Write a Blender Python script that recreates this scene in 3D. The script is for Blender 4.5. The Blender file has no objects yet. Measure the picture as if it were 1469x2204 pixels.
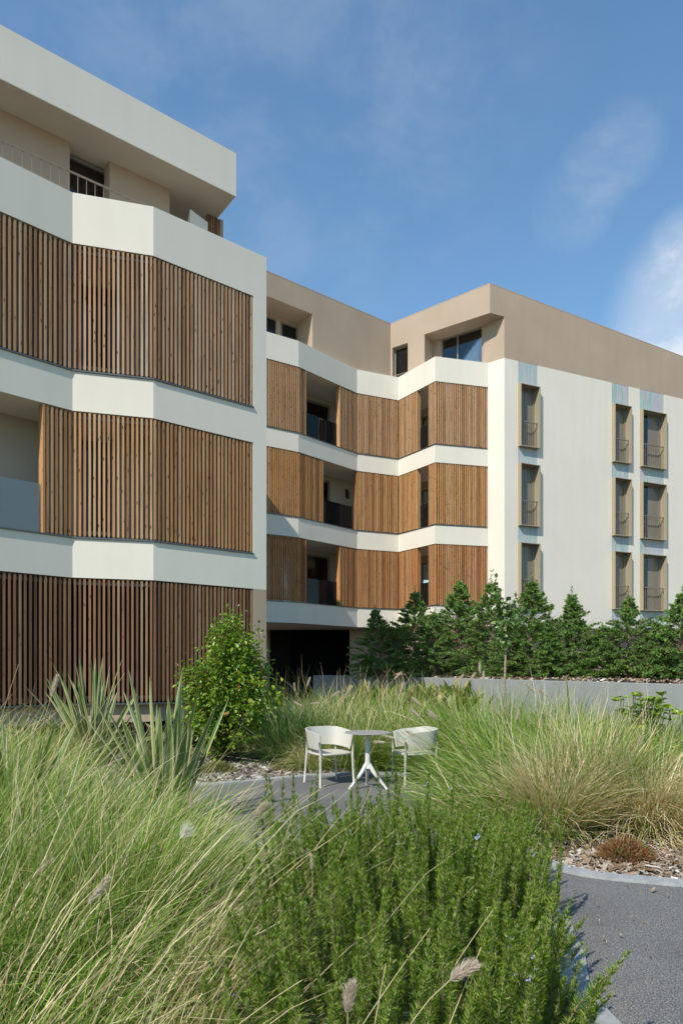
import bpy, math
import numpy as np
from mathutils import Vector
R = math.radians
sc = bpy.context.scene
col = sc.collection
PI = math.pi
F = 1469.0; CX = 734.5; HV = 1437.0; CAMZ = 1.6

# ------------------------------------------------------------------ materials
def new_mat(name):
    m = bpy.data.materials.new(name); m.use_nodes = True
    nt = m.node_tree; b = nt.nodes['Principled BSDF']
    return m, nt, b
def N(nt, t, **kw):
    n = nt.nodes.new(t)
    for k, v in kw.items():
        if hasattr(n, k): setattr(n, k, v)
        else: n.inputs[k].default_value = v
    return n
def L(nt, a, b): nt.links.new(a, b)
def ramp(nt, fac, stops, interp='LINEAR'):
    r = nt.nodes.new('ShaderNodeValToRGB'); r.color_ramp.interpolation = interp
    els = r.color_ramp.elements
    while len(els) < len(stops): els.new(0.5)
    for e, (p, c) in zip(els, stops):
        e.position = p; e.color = (c[0], c[1], c[2], 1)
    L(nt, fac, r.inputs['Fac']); return r.outputs['Color']
def mixc(nt, fac, a, b, mode='MIX'):
    m = nt.nodes.new('ShaderNodeMix'); m.data_type = 'RGBA'; m.blend_type = mode
    for i, s in ((0, fac), (6, a), (7, b)):
        if hasattr(s, 'is_linked') or hasattr(s, 'links'): L(nt, s, m.inputs[i])
        elif isinstance(s, (int, float)): m.inputs[i].default_value = s
        else: m.inputs[i].default_value = (s[0], s[1], s[2], 1)
    return m.outputs[2]
def coords(nt, scale=(1, 1, 1), kind='Object'):
    tc = nt.nodes.new('ShaderNodeTexCoord'); mp = nt.nodes.new('ShaderNodeMapping')
    mp.inputs['Scale'].default_value = scale
    L(nt, tc.outputs[kind], mp.inputs['Vector']); return mp.outputs['Vector']
def noise(nt, vec, scale, detail=4, rough=0.55):
    n = N(nt, 'ShaderNodeTexNoise'); n.inputs['Scale'].default_value = scale
    n.inputs['Detail'].default_value = detail; n.inputs['Roughness'].default_value = rough
    L(nt, vec, n.inputs['Vector']); return n.outputs['Fac']
def bump(nt, b, h, strength=0.2, dist=0.01):
    bm = N(nt, 'ShaderNodeBump'); bm.inputs['Strength'].default_value = strength
    bm.inputs['Distance'].default_value = dist
    L(nt, h, bm.inputs['Height']); L(nt, bm.outputs['Normal'], b.inputs['Normal'])

def plaster(name, c, var=0.05):
    m, nt, b = new_mat(name)
    v = coords(nt); n1 = noise(nt, v, 0.7, 5); n2 = noise(nt, v, 90, 3)
    sv = coords(nt, (2.2, 2.2, 0.16)); n3 = noise(nt, sv, 1.6, 4)
    lo = [x * (1 - var * 1.6) for x in c]; hi = [min(1, x * (1 + var)) for x in c]
    base = ramp(nt, n1, [(0.3, lo), (0.7, hi)])
    st = ramp(nt, n3, [(0.35, (0.975, 0.972, 0.965)), (0.62, (1, 1, 1))])
    L(nt, mixc(nt, 1.0, base, st, 'MULTIPLY'), b.inputs['Base Color'])
    b.inputs['Roughness'].default_value = 0.9
    b.inputs['Specular IOR Level'].default_value = 0.25
    bump(nt, b, n2, 0.25, 0.004)
    return m
def wood(name, dark, mid, light, knot=(0.10, 0.05, 0.025)):
    m, nt, b = new_mat(name)
    g = N(nt, 'ShaderNodeNewGeometry')
    base = ramp(nt, g.outputs['Random Per Island'], [(0.0, dark), (0.3, mid), (0.62, mid), (1.0, light)])
    # grain streaks shifted per slat
    tc = N(nt, 'ShaderNodeTexCoord'); mp = N(nt, 'ShaderNodeMapping')
    mp.inputs['Scale'].default_value = (30, 30, 1.3)
    cmb = N(nt, 'ShaderNodeCombineXYZ'); mul = N(nt, 'ShaderNodeMath', operation='MULTIPLY'); mul.inputs[1].default_value = 57.0
    L(nt, g.outputs['Random Per Island'], mul.inputs[0]); L(nt, mul.outputs[0], cmb.inputs['Z']); L(nt, mul.outputs[0], cmb.inputs['X'])
    L(nt, cmb.outputs[0], mp.inputs['Location']); L(nt, tc.outputs['Object'], mp.inputs['Vector'])
    gr = noise(nt, mp.outputs[0], 1.0, 5)
    grc = ramp(nt, gr, [(0.3, (0.62, 0.58, 0.55)), (0.5, (1, 1, 1)), (0.75, (1.12, 1.08, 1.0))])
    c1 = mixc(nt, 1.0, base, grc, 'MULTIPLY')
    mp2 = N(nt, 'ShaderNodeMapping'); mp2.inputs['Scale'].default_value = (14, 14, 4.6)
    L(nt, cmb.outputs[0], mp2.inputs['Location']); L(nt, tc.outputs['Object'], mp2.inputs['Vector'])
    vo = N(nt, 'ShaderNodeTexVoronoi'); L(nt, mp2.outputs[0], vo.inputs['Vector']); vo.inputs['Scale'].default_value = 1.0
    kf = ramp(nt, vo.outputs['Distance'], [(0.10, (1, 1, 1)), (0.2, (0, 0, 0))])
    c2 = mixc(nt, kf, c1, knot)
    L(nt, c2, b.inputs['Base Color']); b.inputs['Roughness'].default_value = 0.7
    b.inputs['Specular IOR Level'].default_value = 0.3
    bump(nt, b, gr, 0.3, 0.003)
    return m
def flat(name, c, rough=0.5, metal=0.0, spec=0.5, nvar=0.08, nscale=6):
    m, nt, b = new_mat(name)
    v = coords(nt); n1 = noise(nt, v, nscale, 4)
    L(nt, ramp(nt, n1, [(0.3, [x * (1 - nvar) for x in c]), (0.7, [min(1, x * (1 + nvar)) for x in c])]), b.inputs['Base Color'])
    b.inputs['Roughness'].default_value = rough; b.inputs['Metallic'].default_value = metal
    b.inputs['Specular IOR Level'].default_value = spec
    return m
def glass(name, tint=(0.6, 0.65, 0.65), refl=0.9, haze=None, ior=1.7):
    m = bpy.data.materials.new(name); m.use_nodes = True; nt = m.node_tree
    nt.nodes.remove(nt.nodes['Principled BSDF']); out = nt.nodes['Material Output']
    tr = N(nt, 'ShaderNodeBsdfTransparent'); tr.inputs['Color'].default_value = (*tint, 1)
    gl = N(nt, 'ShaderNodeBsdfGlossy'); gl.inputs['Roughness'].default_value = 0.02
    gl.inputs['Color'].default_value = (refl, refl, refl, 1)
    lw = N(nt, 'ShaderNodeFresnel'); lw.inputs['IOR'].default_value = ior
    ms = N(nt, 'ShaderNodeMixShader'); L(nt, lw.outputs[0], ms.inputs[0])
    L(nt, tr.outputs[0], ms.inputs[1]); L(nt, gl.outputs[0], ms.inputs[2])
    last = ms.outputs[0]
    if haze:
        df = N(nt, 'ShaderNodeBsdfDiffuse'); df.inputs['Color'].default_value = (*haze[0], 1)
        m2 = N(nt, 'ShaderNodeMixShader'); m2.inputs[0].default_value = haze[1]
        L(nt, last, m2.inputs[1]); L(nt, df.outputs[0], m2.inputs[2]); last = m2.outputs[0]
    L(nt, last, out.inputs['Surface'])
    return m
def leafmat(name, stops, transl=0.35, rough=0.5, spec=0.3, noise_mix=None):
    m = bpy.data.materials.new(name); m.use_nodes = True; nt = m.node_tree
    b = nt.nodes['Principled BSDF']; out = nt.nodes['Material Output']
    g = N(nt, 'ShaderNodeNewGeometry')
    c = ramp(nt, g.outputs['Random Per Island'], stops)
    if noise_mix:
        v = coords(nt, kind='Object'); n1 = noise(nt, v, noise_mix[0], 3)
        f = ramp(nt, n1, [(0.4, (0, 0, 0)), (0.65, (1, 1, 1))])
        c = mixc(nt, f, c, mixc(nt, 1.0, c, noise_mix[1], 'MULTIPLY'))
    L(nt, c, b.inputs['Base Color']); b.inputs['Roughness'].default_value = rough
    b.inputs['Specular IOR Level'].default_value = spec
    t = N(nt, 'ShaderNodeBsdfTranslucent')
    L(nt, mixc(nt, 1.0, c, (1.15, 1.2, 0.7), 'MULTIPLY'), t.inputs['Color'])
    ms = N(nt, 'ShaderNodeMixShader'); ms.inputs[0].default_value = transl
    L(nt, b.outputs[0], ms.inputs[1]); L(nt, t.outputs[0], ms.inputs[2]); L(nt, ms.outputs[0], out.inputs['Surface'])
    return m

M = {}
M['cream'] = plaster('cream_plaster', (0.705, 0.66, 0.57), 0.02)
M['tan'] = plaster('tan_plaster', (0.41, 0.32, 0.24), 0.04)
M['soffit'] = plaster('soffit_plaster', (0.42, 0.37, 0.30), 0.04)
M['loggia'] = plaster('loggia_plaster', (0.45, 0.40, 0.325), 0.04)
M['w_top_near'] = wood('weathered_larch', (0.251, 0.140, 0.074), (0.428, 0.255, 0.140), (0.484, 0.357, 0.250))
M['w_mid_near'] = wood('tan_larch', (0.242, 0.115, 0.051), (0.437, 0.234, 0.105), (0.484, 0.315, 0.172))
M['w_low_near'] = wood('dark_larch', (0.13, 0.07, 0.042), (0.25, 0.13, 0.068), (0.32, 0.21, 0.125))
M['w_top_far'] = wood('light_larch', (0.279, 0.153, 0.074), (0.465, 0.268, 0.133), (0.530, 0.357, 0.211))
M['w_mid_far'] = wood('golden_larch', (0.279, 0.132, 0.051), (0.502, 0.259, 0.101), (0.558, 0.348, 0.172))
M['w_low_far'] = wood('orange_larch', (0.25, 0.105, 0.04), (0.46, 0.215, 0.085), (0.52, 0.31, 0.15))
M['rail'] = flat('screen_rail_metal', (0.20, 0.18, 0.15), 0.5, 0.3)
M['clip'] = flat('bracket_metal', (0.42, 0.42, 0.41), 0.35, 0.8)
M['sill'] = flat('sill_metal', (0.12, 0.125, 0.13), 0.45, 0.5)
M['bronze'] = flat('bronze_coated_metal', (0.34, 0.285, 0.195), 0.45, 0.0, 0.4, 0.03, 2)
M['frame'] = flat('window_frame_metal', (0.24, 0.235, 0.21), 0.4, 0.3)
M['railing'] = flat('railing_metal', (0.27, 0.22, 0.16), 0.45, 0.3)
M['handrail'] = flat('handrail_metal', (0.27, 0.22, 0.165), 0.45, 0.3)
M['glass'] = glass('window_glass', (0.93, 0.94, 0.93), 0.9, None, 1.75)
M['balglass'] = glass('balustrade_glass', (0.80, 0.84, 0.83), 0.28, ((0.42, 0.48, 0.50), 0.02))
M['darkglass'] = flat('dark_window_glass', (0.012, 0.013, 0.014), 0.06, 0, 0.35)
M['blind'] = flat('glass_over_drawn_blind', (0.185, 0.165, 0.13), 0.05, 0, 0.55, 0.03, 3)
M['frost'] = glass('frosted_balustrade_glass', (0.6, 0.66, 0.68), 0.9, ((0.40, 0.45, 0.46), 0.28))
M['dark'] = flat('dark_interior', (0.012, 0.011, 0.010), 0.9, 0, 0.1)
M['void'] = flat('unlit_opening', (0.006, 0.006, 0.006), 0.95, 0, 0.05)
M['lamp'] = flat('wall_lamp_metal', (0.05, 0.03, 0.025), 0.4, 0.5)
M['concrete'] = flat('planter_concrete', (0.27, 0.285, 0.28), 0.85, 0, 0.2, 0.08, 3)
M['chair'] = flat('cream_plastic', (0.51, 0.49, 0.425), 0.38, 0, 0.5, 0.015, 4)
M['tabletop'] = flat('grey_laminate', (0.30, 0.29, 0.27), 0.45, 0, 0.4, 0.03, 20)
M['blackcap'] = flat('black_plastic', (0.02, 0.02, 0.02), 0.5)
M['tablebase'] = flat('grey_white_table_metal', (0.58, 0.57, 0.54), 0.4, 0, 0.4, 0.02)

def curtainmat():
    m, nt, b = new_mat('curtain_cloth')
    b.inputs['Base Color'].default_value = (0.76, 0.72, 0.63, 1); b.inputs['Roughness'].default_value = 0.9
    return m
M['curtain'] = curtainmat()
def iridescent():
    m, nt, b = new_mat('ribbed_iridescent_panel')
    v = coords(nt, (1.2, 1.2, 0.35)); n1 = noise(nt, v, 3.2, 3)
    c = ramp(nt, n1, [(0.28, (0.39, 0.42, 0.42)), (0.42, (0.34, 0.475, 0.43)), (0.52, (0.43, 0.45, 0.45)), (0.62, (0.50, 0.43, 0.465)), (0.75, (0.42, 0.455, 0.465))])
    v2 = coords(nt, (26, 26, 1.4)); n2 = noise(nt, v2, 1.0, 4)
    st = ramp(nt, n2, [(0.3, (0.72, 0.74, 0.76)), (0.6, (1.05, 1.05, 1.05))])
    L(nt, mixc(nt, 1.0, c, st, 'MULTIPLY'), b.inputs['Base Color'])
    b.inputs['Roughness'].default_value = 0.45
    bump(nt, b, n2, 0.4, 0.01)
    return m
M['panel'] = iridescent()
def asphalt():
    m, nt, b = new_mat('asphalt')
    v = coords(nt); n1 = noise(nt, v, 150, 2, 0.7); n2 = noise(nt, v, 1.1, 5); vo = N(nt, 'ShaderNodeTexVoronoi'); vo.inputs['Scale'].default_value = 190
    L(nt, v, vo.inputs['Vector'])
    c = ramp(nt, n1, [(0.30, (0.05, 0.049, 0.046)), (0.50, (0.115, 0.113, 0.107)), (0.70, (0.34, 0.335, 0.315))])
    c2 = ramp(nt, n2, [(0.3, (0.8, 0.8, 0.82)), (0.7, (1.2, 1.2, 1.18))])
    L(nt, mixc(nt, 1.0, c, c2, 'MULTIPLY'), b.inputs['Base Color']); b.inputs['Roughness'].default_value = 0.9
    bump(nt, b, vo.outputs['Distance'], 0.5, 0.004)
    return m
M['asphalt'] = asphalt()
def soil(name, a, b_, c_):
    m, nt, b = new_mat(name)
    v = coords(nt); n1 = noise(nt, v, 18, 8, 0.7); n2 = noise(nt, v, 1.5, 3)
    c = ramp(nt, n1, [(0.3, a), (0.5, b_), (0.7, c_)])
    c2 = ramp(nt, n2, [(0.3, (0.8, 0.8, 0.8)), (0.7, (1.15, 1.12, 1.08))])
    L(nt, mixc(nt, 1.0, c, c2, 'MULTIPLY'), b.inputs['Base Color']); b.inputs['Roughness'].default_value = 0.95
    bump(nt, b, n1, 0.8, 0.03)
    return m
M['soil'] = soil('soil', (0.05, 0.038, 0.026), (0.10, 0.075, 0.05), (0.17, 0.13, 0.085))
M['far_ground'] = soil('dry_ground', (0.10, 0.09, 0.06), (0.16, 0.14, 0.10), (0.22, 0.2, 0.15))
M['kerb'] = flat('kerb_concrete', (0.31, 0.32, 0.32), 0.85, 0, 0.2, 0.18, 14)
M['chips'] = leafmat('wood_chips', [(0, (0.10, 0.06, 0.035)), (0.35, (0.22, 0.15, 0.09)), (0.6, (0.30, 0.23, 0.16)), (0.85, (0.36, 0.31, 0.26)), (0.95, (0.50, 0.46, 0.41)), (1, (0.66, 0.63, 0.58))], 0.0, 0.85)
M['gchips'] = leafmat('grey_bark_chips', [(0, (0.09, 0.06, 0.045)), (0.4, (0.22, 0.18, 0.145)), (0.75, (0.33, 0.29, 0.25)), (1, (0.55, 0.52, 0.48))], 0.0, 0.85)
M['grass'] = leafmat('fountain_grass_blades', [(0, (0.055, 0.13, 0.010)), (0.35, (0.14, 0.27, 0.022)), (0.7, (0.255, 0.385, 0.05)), (0.93, (0.40, 0.45, 0.14)), (1, (0.60, 0.55, 0.30))], 0.32, 0.5, 0.25)
M['grassp'] = leafmat('pale_grass_blades', [(0, (0.09, 0.175, 0.02)), (0.4, (0.205, 0.325, 0.05)), (0.75, (0.34, 0.44, 0.105)), (1, (0.56, 0.54, 0.27))], 0.32, 0.5, 0.25)
M['grassd'] = leafmat('blue_green_grass_blades', [(0, (0.05, 0.11, 0.03)), (0.6, (0.10, 0.19, 0.055)), (1, (0.22, 0.32, 0.10))], 0.3, 0.5, 0.3)
M['straw'] = leafmat('dry_straw_blades', [(0, (0.42, 0.30, 0.14)), (0.4, (0.64, 0.51, 0.29)), (0.8, (0.74, 0.63, 0.40)), (1, (0.80, 0.73, 0.53))], 0.3, 0.6, 0.3)
M['plume'] = leafmat('seed_head_bristles', [(0, (0.40, 0.30, 0.24)), (0.5, (0.62, 0.52, 0.43)), (1, (0.82, 0.75, 0.65))], 0.3, 0.8, 0.1)
M['plumew'] = leafmat('white_seed_fluff', [(0, (0.6, 0.57, 0.48)), (1, (0.8, 0.78, 0.72))], 0.3, 0.8, 0.1)
M['rosemary'] = leafmat('rosemary_needles', [(0, (0.07, 0.135, 0.011)), (0.45, (0.155, 0.26, 0.023)), (0.8, (0.27, 0.38, 0.045)), (1, (0.44, 0.50, 0.16))], 0.32, 0.5, 0.28)
M['rosestem'] = flat('rosemary_stem', (0.26, 0.20, 0.13), 0.8)
M['flower'] = flat('blue_flower', (0.36, 0.38, 0.66), 0.6)
M['conifer'] = leafmat('cypress_sprays', [(0, (0.07, 0.135, 0.04)), (0.45, (0.155, 0.275, 0.075)), (0.8, (0.26, 0.41, 0.10)), (1, (0.42, 0.54, 0.16))], 0.35, 0.5, 0.3)
M['bark'] = flat('pale_bark', (0.30, 0.22, 0.16), 0.85, 0, 0.2, 0.3, 25)
M['darkbark'] = flat('brown_bark', (0.16, 0.10, 0.07), 0.85, 0, 0.2, 0.3, 25)
M['shrub'] = leafmat('shrub_leaves', [(0, (0.055, 0.13, 0.012)), (0.4, (0.125, 0.235, 0.02)), (0.75, (0.23, 0.35, 0.03)), (0.96, (0.40, 0.48, 0.07)), (1, (0.40, 0.16, 0.07))], 0.3, 0.3, 0.5)
M['youngleaf'] = leafmat('young_tree_leaves', [(0, (0.06, 0.12, 0.025)), (0.6, (0.12, 0.20, 0.05)), (1, (0.30, 0.36, 0.16))], 0.25, 0.35, 0.5)
M['flaxgreen'] = leafmat('flax_leaf_green', [(0, (0.085, 0.145, 0.035)), (0.6, (0.165, 0.235, 0.065)), (1, (0.28, 0.335, 0.12))], 0.2, 0.4, 0.4)
M['flaxedge'] = leafmat('flax_leaf_margin', [(0, (0.42, 0.41, 0.20)), (1, (0.60, 0.57, 0.34))], 0.2, 0.45, 0.4)
M['canna'] = leafmat('bronze_striped_leaves', [(0, (0.10, 0.17, 0.03)), (0.5, (0.22, 0.28, 0.05)), (0.75, (0.36, 0.33, 0.09)), (1, (0.36, 0.15, 0.06))], 0.3, 0.4, 0.4)
M['bigleaf'] = leafmat('lime_leaves', [(0, (0.11, 0.21, 0.02)), (0.6, (0.22, 0.34, 0.03)), (1, (0.42, 0.46, 0.05))], 0.3, 0.35, 0.5)
M['heath'] = leafmat('heather_twigs', [(0, (0.16, 0.07, 0.03)), (0.5, (0.28, 0.125, 0.055)), (0.8, (0.33, 0.19, 0.09)), (0.85, (0.13, 0.15, 0.05)), (1, (0.20, 0.22, 0.07))], 0.2, 0.7, 0.2)
M['mound'] = leafmat('olive_mound_leaves', [(0, (0.09, 0.11, 0.03)), (0.6, (0.18, 0.19, 0.05)), (1, (0.30, 0.28, 0.09))], 0.2, 0.6, 0.2)

# ------------------------------------------------------------------ object helpers
ORIGIN = {}
def tag(o, label=None, cat=None, group=None, kind=None):
    if label: o['label'] = label
    if cat: o['category'] = cat
    if group: o['group'] = group
    if kind: o['kind'] = kind
    return o
def thing(name, loc, label, cat, group=None):
    e = bpy.data.objects.new(name, None); e.empty_display_size = 0.2
    e.location = loc; col.objects.link(e); ORIGIN[e] = np.array(loc, float)
    return tag(e, label, cat, group)
def origin_of(o):
    while o.parent is not None: o = o.parent
    return ORIGIN.get(o, np.zeros(3))
class MB:
    def __init__(s): s.v = []; s.f = []; s.mi = []; s.n = 0; s.parts = []
    def add(s, V, Fc, mi=0):
        V = np.asarray(V, float).reshape(-1, 3)
        s.v.append(V); s.parts.append((V, list(Fc), mi))
        for q in Fc: s.f.append(tuple(i + s.n for i in q)); s.mi.append(mi)
        s.n += len(V)
    def arr(s, V, Q, mi=0):
        V = np.asarray(V, float).reshape(-1, 3); Q = np.asarray(Q, int)
        s.v.append(V); s.f.extend(map(tuple, (Q + s.n).tolist())); s.mi.extend([mi] * len(Q)); s.n += len(V)
    def prism(s, poly, z0, z1, mi=0):
        n = len(poly)
        a = sum(poly[i][0] * poly[(i + 1) % n][1] - poly[(i + 1) % n][0] * poly[i][1] for i in range(n))
        if a < 0: poly = poly[::-1]
        z0 = z0 if hasattr(z0, '__len__') else [z0] * n
        z1 = z1 if hasattr(z1, '__len__') else [z1] * n
        if a < 0: z0 = z0[::-1]; z1 = z1[::-1]
        V = [(p[0], p[1], z) for p, z in zip(poly, z0)] + [(p[0], p[1], z) for p, z in zip(poly, z1)]
        Fc = [tuple(range(n))[::-1], tuple(range(n, 2 * n))] + [(i, (i + 1) % n, n + (i + 1) % n, n + i) for i in range(n)]
        s.add(V, Fc, mi)
    def obox(s, o, ax, x0, x1, y0, y1, z0, z1, mi=0):
        """box in a frame: o origin(2d), ax along-dir(2d unit); y axis = outward normal (ax rotated -90deg)"""
        ax = np.array(ax); nx = np.array((ax[1], -ax[0])); o = np.array(o)
        p = [o + ax * a + nx * b for a, b in ((x0, y0), (x1, y0), (x1, y1), (x0, y1))]
        s.prism([tuple(q) for q in p], z0, z1, mi)
    def tube(s, pts, rad, seg=8, mi=0, cap=True):
        pts = [np.array(p, float) for p in pts]; n = len(pts)
        rad = rad if hasattr(rad, '__len__') else [rad] * n
        V = []; Fc = []
        for i, p in enumerate(pts):
            d = pts[min(i + 1, n - 1)] - pts[max(i - 1, 0)]; d = d / (np.linalg.norm(d) + 1e-9)
            a = np.cross(d, (0, 0, 1.0)) if abs(d[2]) < 0.9 else np.cross(d, (1.0, 0, 0)); a /= np.linalg.norm(a); b = np.cross(d, a)
            for k in range(seg):
                t = 2 * PI * k / seg; V.append(p + rad[i] * (a * math.cos(t) + b * math.sin(t)))
        for i in range(n - 1):
            for k in range(seg):
                k2 = (k + 1) % seg
                Fc.append((i * seg + k, i * seg + k2, (i + 1) * seg + k2, (i + 1) * seg + k))
        if cap: Fc.append(tuple(range(seg))); Fc.append(tuple(range((n - 1) * seg, n * seg))[::-1])
        s.add(V, Fc, mi)
    def mesh(s, name, mats, org=(0, 0, 0), smooth=False):
        me = bpy.data.meshes.new(name)
        V = np.concatenate(s.v) - np.array(org, float)
        me.from_pydata(V.tolist(), [], s.f)
        for m in (mats if isinstance(mats, (list, tuple)) else [mats]): me.materials.append(m)
        if any(s.mi): me.polygons.foreach_set('material_index', s.mi)
        if smooth: me.polygons.foreach_set('use_smooth', [True] * len(me.polygons))
        me.update(); return me
    def build_each(s, name, mats, parent):
        for V, Fc, mi in s.parts:
            m = MB(); m.add(V, Fc, mi); m.build(name, mats, parent)
    def build(s, name, mats, parent=None, smooth=False, loc=None, bevel=0):
        org = origin_of(parent) if parent is not None else (np.array(loc) if loc is not None else np.zeros(3))
        me = s.mesh(name, mats, org, smooth)
        o = bpy.data.objects.new(name, me); col.objects.link(o)
        if parent is not None: o.parent = parent
        elif loc is not None: o.location = loc
        if bevel:
            b = o.modifiers.new('bevel', 'BEVEL'); b.width = bevel; b.segments = 2; b.limit_method = 'ANGLE'
        return o
def at(u, v=None, Y=None, z=None):
    """photo pixel -> world point at depth Y, or on the plane of height z"""
    if Y is None: Y = (CAMZ - z) * F / (v - HV)
    return ((u - CX) / F * Y, Y, CAMZ + (HV - v) / F * Y if v is not None else z)
def unit(a, b):
    d = np.array(b, float) - np.array(a, float); l = np.linalg.norm(d); return d / l, l
def nrm(v): return np.array(v, float) / np.linalg.norm(v)
def isect(p, d, q, e):
    A = np.array([[d[0], -e[0]], [d[1], -e[1]]]); t = np.linalg.solve(A, np.array(q, float) - np.array(p, float))
    return tuple(np.array(p, float) + t[0] * np.array(d))
def on_line(p, d, u):
    k = (u - CX) / F
    t = (k * p[1] - p[0]) / (d[0] - k * d[1])
    return (p[0] + t * d[0], p[1] + t * d[1])
def offset(poly, dist):
    """offset an open polyline inward (away from the camera side)"""
    out = []
    ns = []
    for a, b in zip(poly[:-1], poly[1:]):
        d, _ = unit(a, b); ns.append(np.array((-d[1], d[0])))
    for i, p in enumerate(poly):
        if i == 0: o = np.array(p) + ns[0] * dist
        elif i == len(poly) - 1: o = np.array(p) + ns[-1] * dist
        else:
            d0, _ = unit(poly[i - 1], p); d1, _ = unit(p, poly[i + 1])
            o = np.array(isect(np.array(p) + ns[i - 1] * dist, d0, np.array(p) + ns[i] * dist, d1))
        out.append(tuple(o))
    return out

# ------------------------------------------------------------------ building parts
PITCH = 0.0875
def slat_screen(parent, segs, z0, z1, mat, seed, hw=.0205):
    """segs: list of (p, q, jamb_left, jamb_right): one timber screen running over these straight pieces"""
    rng = np.random.default_rng(seed)
    mb = MB(); rails = []
    for p, q, jl, jr in segs:
        d, ln = unit(p, q); n = max(1, int(round(ln / PITCH))); st = ln / n
        for i in range(n):
            x = (i + 0.5) * st + rng.normal(0, 0.0015)
            mb.obox(p, d, x - hw, x + hw, -0.078 + rng.normal(0, 0.002), -0.010 + rng.normal(0, 0.0015), z0 + 0.055 + rng.normal(0, 0.003), z1 - 0.022 + rng.normal(0, 0.004))
            mb.obox(p, d, x - 0.011, x + 0.011, -0.055, -0.03, z0 + 0.003, z0 + 0.056, 1)
        if jl: mb.obox(p, d, -0.045, 0.0, -0.20, -0.006, z0 + 0.012, z1 - 0.012)
        if jr: mb.obox(p, d, ln, ln + 0.045, -0.20, -0.006, z0 + 0.012, z1 - 0.012)
        rails.append((p, d, ln))
    o = mb.build('slat_screen', [M[mat], M['clip']], parent)
    for p, d, ln in rails:
        for za, zb in ((z1 - 0.12, z1 - 0.06), (z0 + 0.10, z0 + 0.16)):
            rl = MB(); rl.obox(p, d, 0.004, ln - 0.004, -0.13, -0.081, za, zb); rl.build('screen_rail', M['rail'], o)
    return o
def sill(parent, poly, z, out=0.03, h=0.028):
    mb = MB()
    f = offset(poly, -out); b = offset(poly, 0.16)
    for i in range(len(poly) - 1):
        mb.prism([f[i], f[i + 1], b[i + 1], b[i]], z + 0.002, z + h)
    return mb.build('sill', M['sill'], parent)
def wavy(mb, p, d, x0, x1, yoff, z0, z1, rng, amp=0.025, wl=0.11):
    n = int((x1 - x0) / 0.018) + 2; d = np.array(d); nx = np.array((d[1], -d[0]))
    V = []; ph = 0
    for i in range(n):
        x = x0 + (x1 - x0) * i / (n - 1); ph += 2 * PI * ((x1 - x0) / (n - 1)) / (wl * (0.8 + 0.4 * rng.random()))
        q = np.array(p) + d * x + nx * (yoff + amp * math.sin(ph))
        V += [(q[0], q[1], z0), (q[0], q[1], z1)]
    mb.add(V, [(2 * i, 2 * i + 2, 2 * i + 3, 2 * i + 1) for i in range(n - 1)])
def window(parent, p, d, x0, x1, z0, z1, y=0.0, mull=(), curtain=None, fw=0.05, seed=0, name='window', pane='glass', dark=0.5):
    """framed glazing in the vertical plane through p along d; y = offset to the outside"""
    f = MB()
    f.obox(p, d, x0, x0 + fw, y - 0.06, y, z0, z1); f.obox(p, d, x1 - fw, x1, y - 0.06, y, z0, z1)
    f.obox(p, d, x0 + fw, x1 - fw, y - 0.06, y - 0.002, z1 - fw, z1); f.obox(p, d, x0 + fw, x1 - fw, y - 0.06, y - 0.002, z0, z0 + fw)
    for m in mull: f.obox(p, d, m - fw / 2, m + fw / 2, y - 0.055, y - 0.004, z0 + fw, z1 - fw)
    o = f.build(name, M['frame'], parent)
    g = MB(); g.obox(p, d, x0 + fw * 0.6, x1 - fw * 0.6, y - 0.036, y - 0.028, z0 + fw * 0.6, z1 - fw * 0.6); g.build('pane', M[pane], o)
    if dark:
        k = MB(); k.obox(p, d, x0 - 0.02, x1 + 0.02, y - dark - 0.05, y - dark, z0 - 0.02, z1 + 0.02); k.build('room_interior', M['dark'], o)
    if curtain:
        c = MB(); rng = np.random.default_rng(seed)
        for a, b in curtain: wavy(c, p, d, a, b, y - 0.16, z0 + 0.03, z1 - 0.03, rng)
        c.build('curtain', M['curtain'], o, smooth=True)
    return o
def railing(parent, p, d, x0, x1, y, z0, z1, n, r=0.008, name='railing', mat='railing', low=True, foot=None):
    mb = MB()
    mb.obox(p, d, x0, x1, y - 0.018, y + 0.018, z1 - 0.022, z1)
    if low: mb.obox(p, d, x0, x1, y - 0.010, y + 0.010, z0 + 0.05, z0 + 0.07)
    for i in range(n):
        x = x0 + (x1 - x0) * (i + 0.5) / n
        mb.obox(p, d, x - r, x + r, y - r, y + r, (z0 + 0.07) if low else z0, z1 - 0.022)
    return mb.build(name, M[mat], parent)

# ================================================================== NEAR BLOCK (left)
P1 = (-4.986, 12.66); P2 = (-3.593, 13.05); P3 = (-1.612, 14.67)
d1 = nrm((0.899, 0.89)); P0 = tuple(np.array(P1) - d1 * 5.2)
dA, _ = unit(P2, P3)
E = nrm((-0.7345, 1.0))
P4 = tuple(np.array(P3) + E * 7.5); P5 = tuple(np.array(P0) + E * 7.5)
nb = thing('apartment_building', (-5.0, 16.0, 0.0), 'nearer apartment block on the left with tall timber slat screens and jutting flat roof', 'building', 'apartment blocks around the garden')
S3 = on_line(P2, dA, 545)
front = [P0, P1, P2, P3]
ff = [P0, P1, P2, P3]
bands = [(3.27, 4.0), (6.37, 7.1), (9.48, 10.42)]
ins = 0.18
for z0, z1 in bands:
    mb = MB(); mb.prism([P0, P1, P2, P3, P4, P5], z0, z1)
    mb.build('balcony_band', M['cream'], nb)
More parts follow.
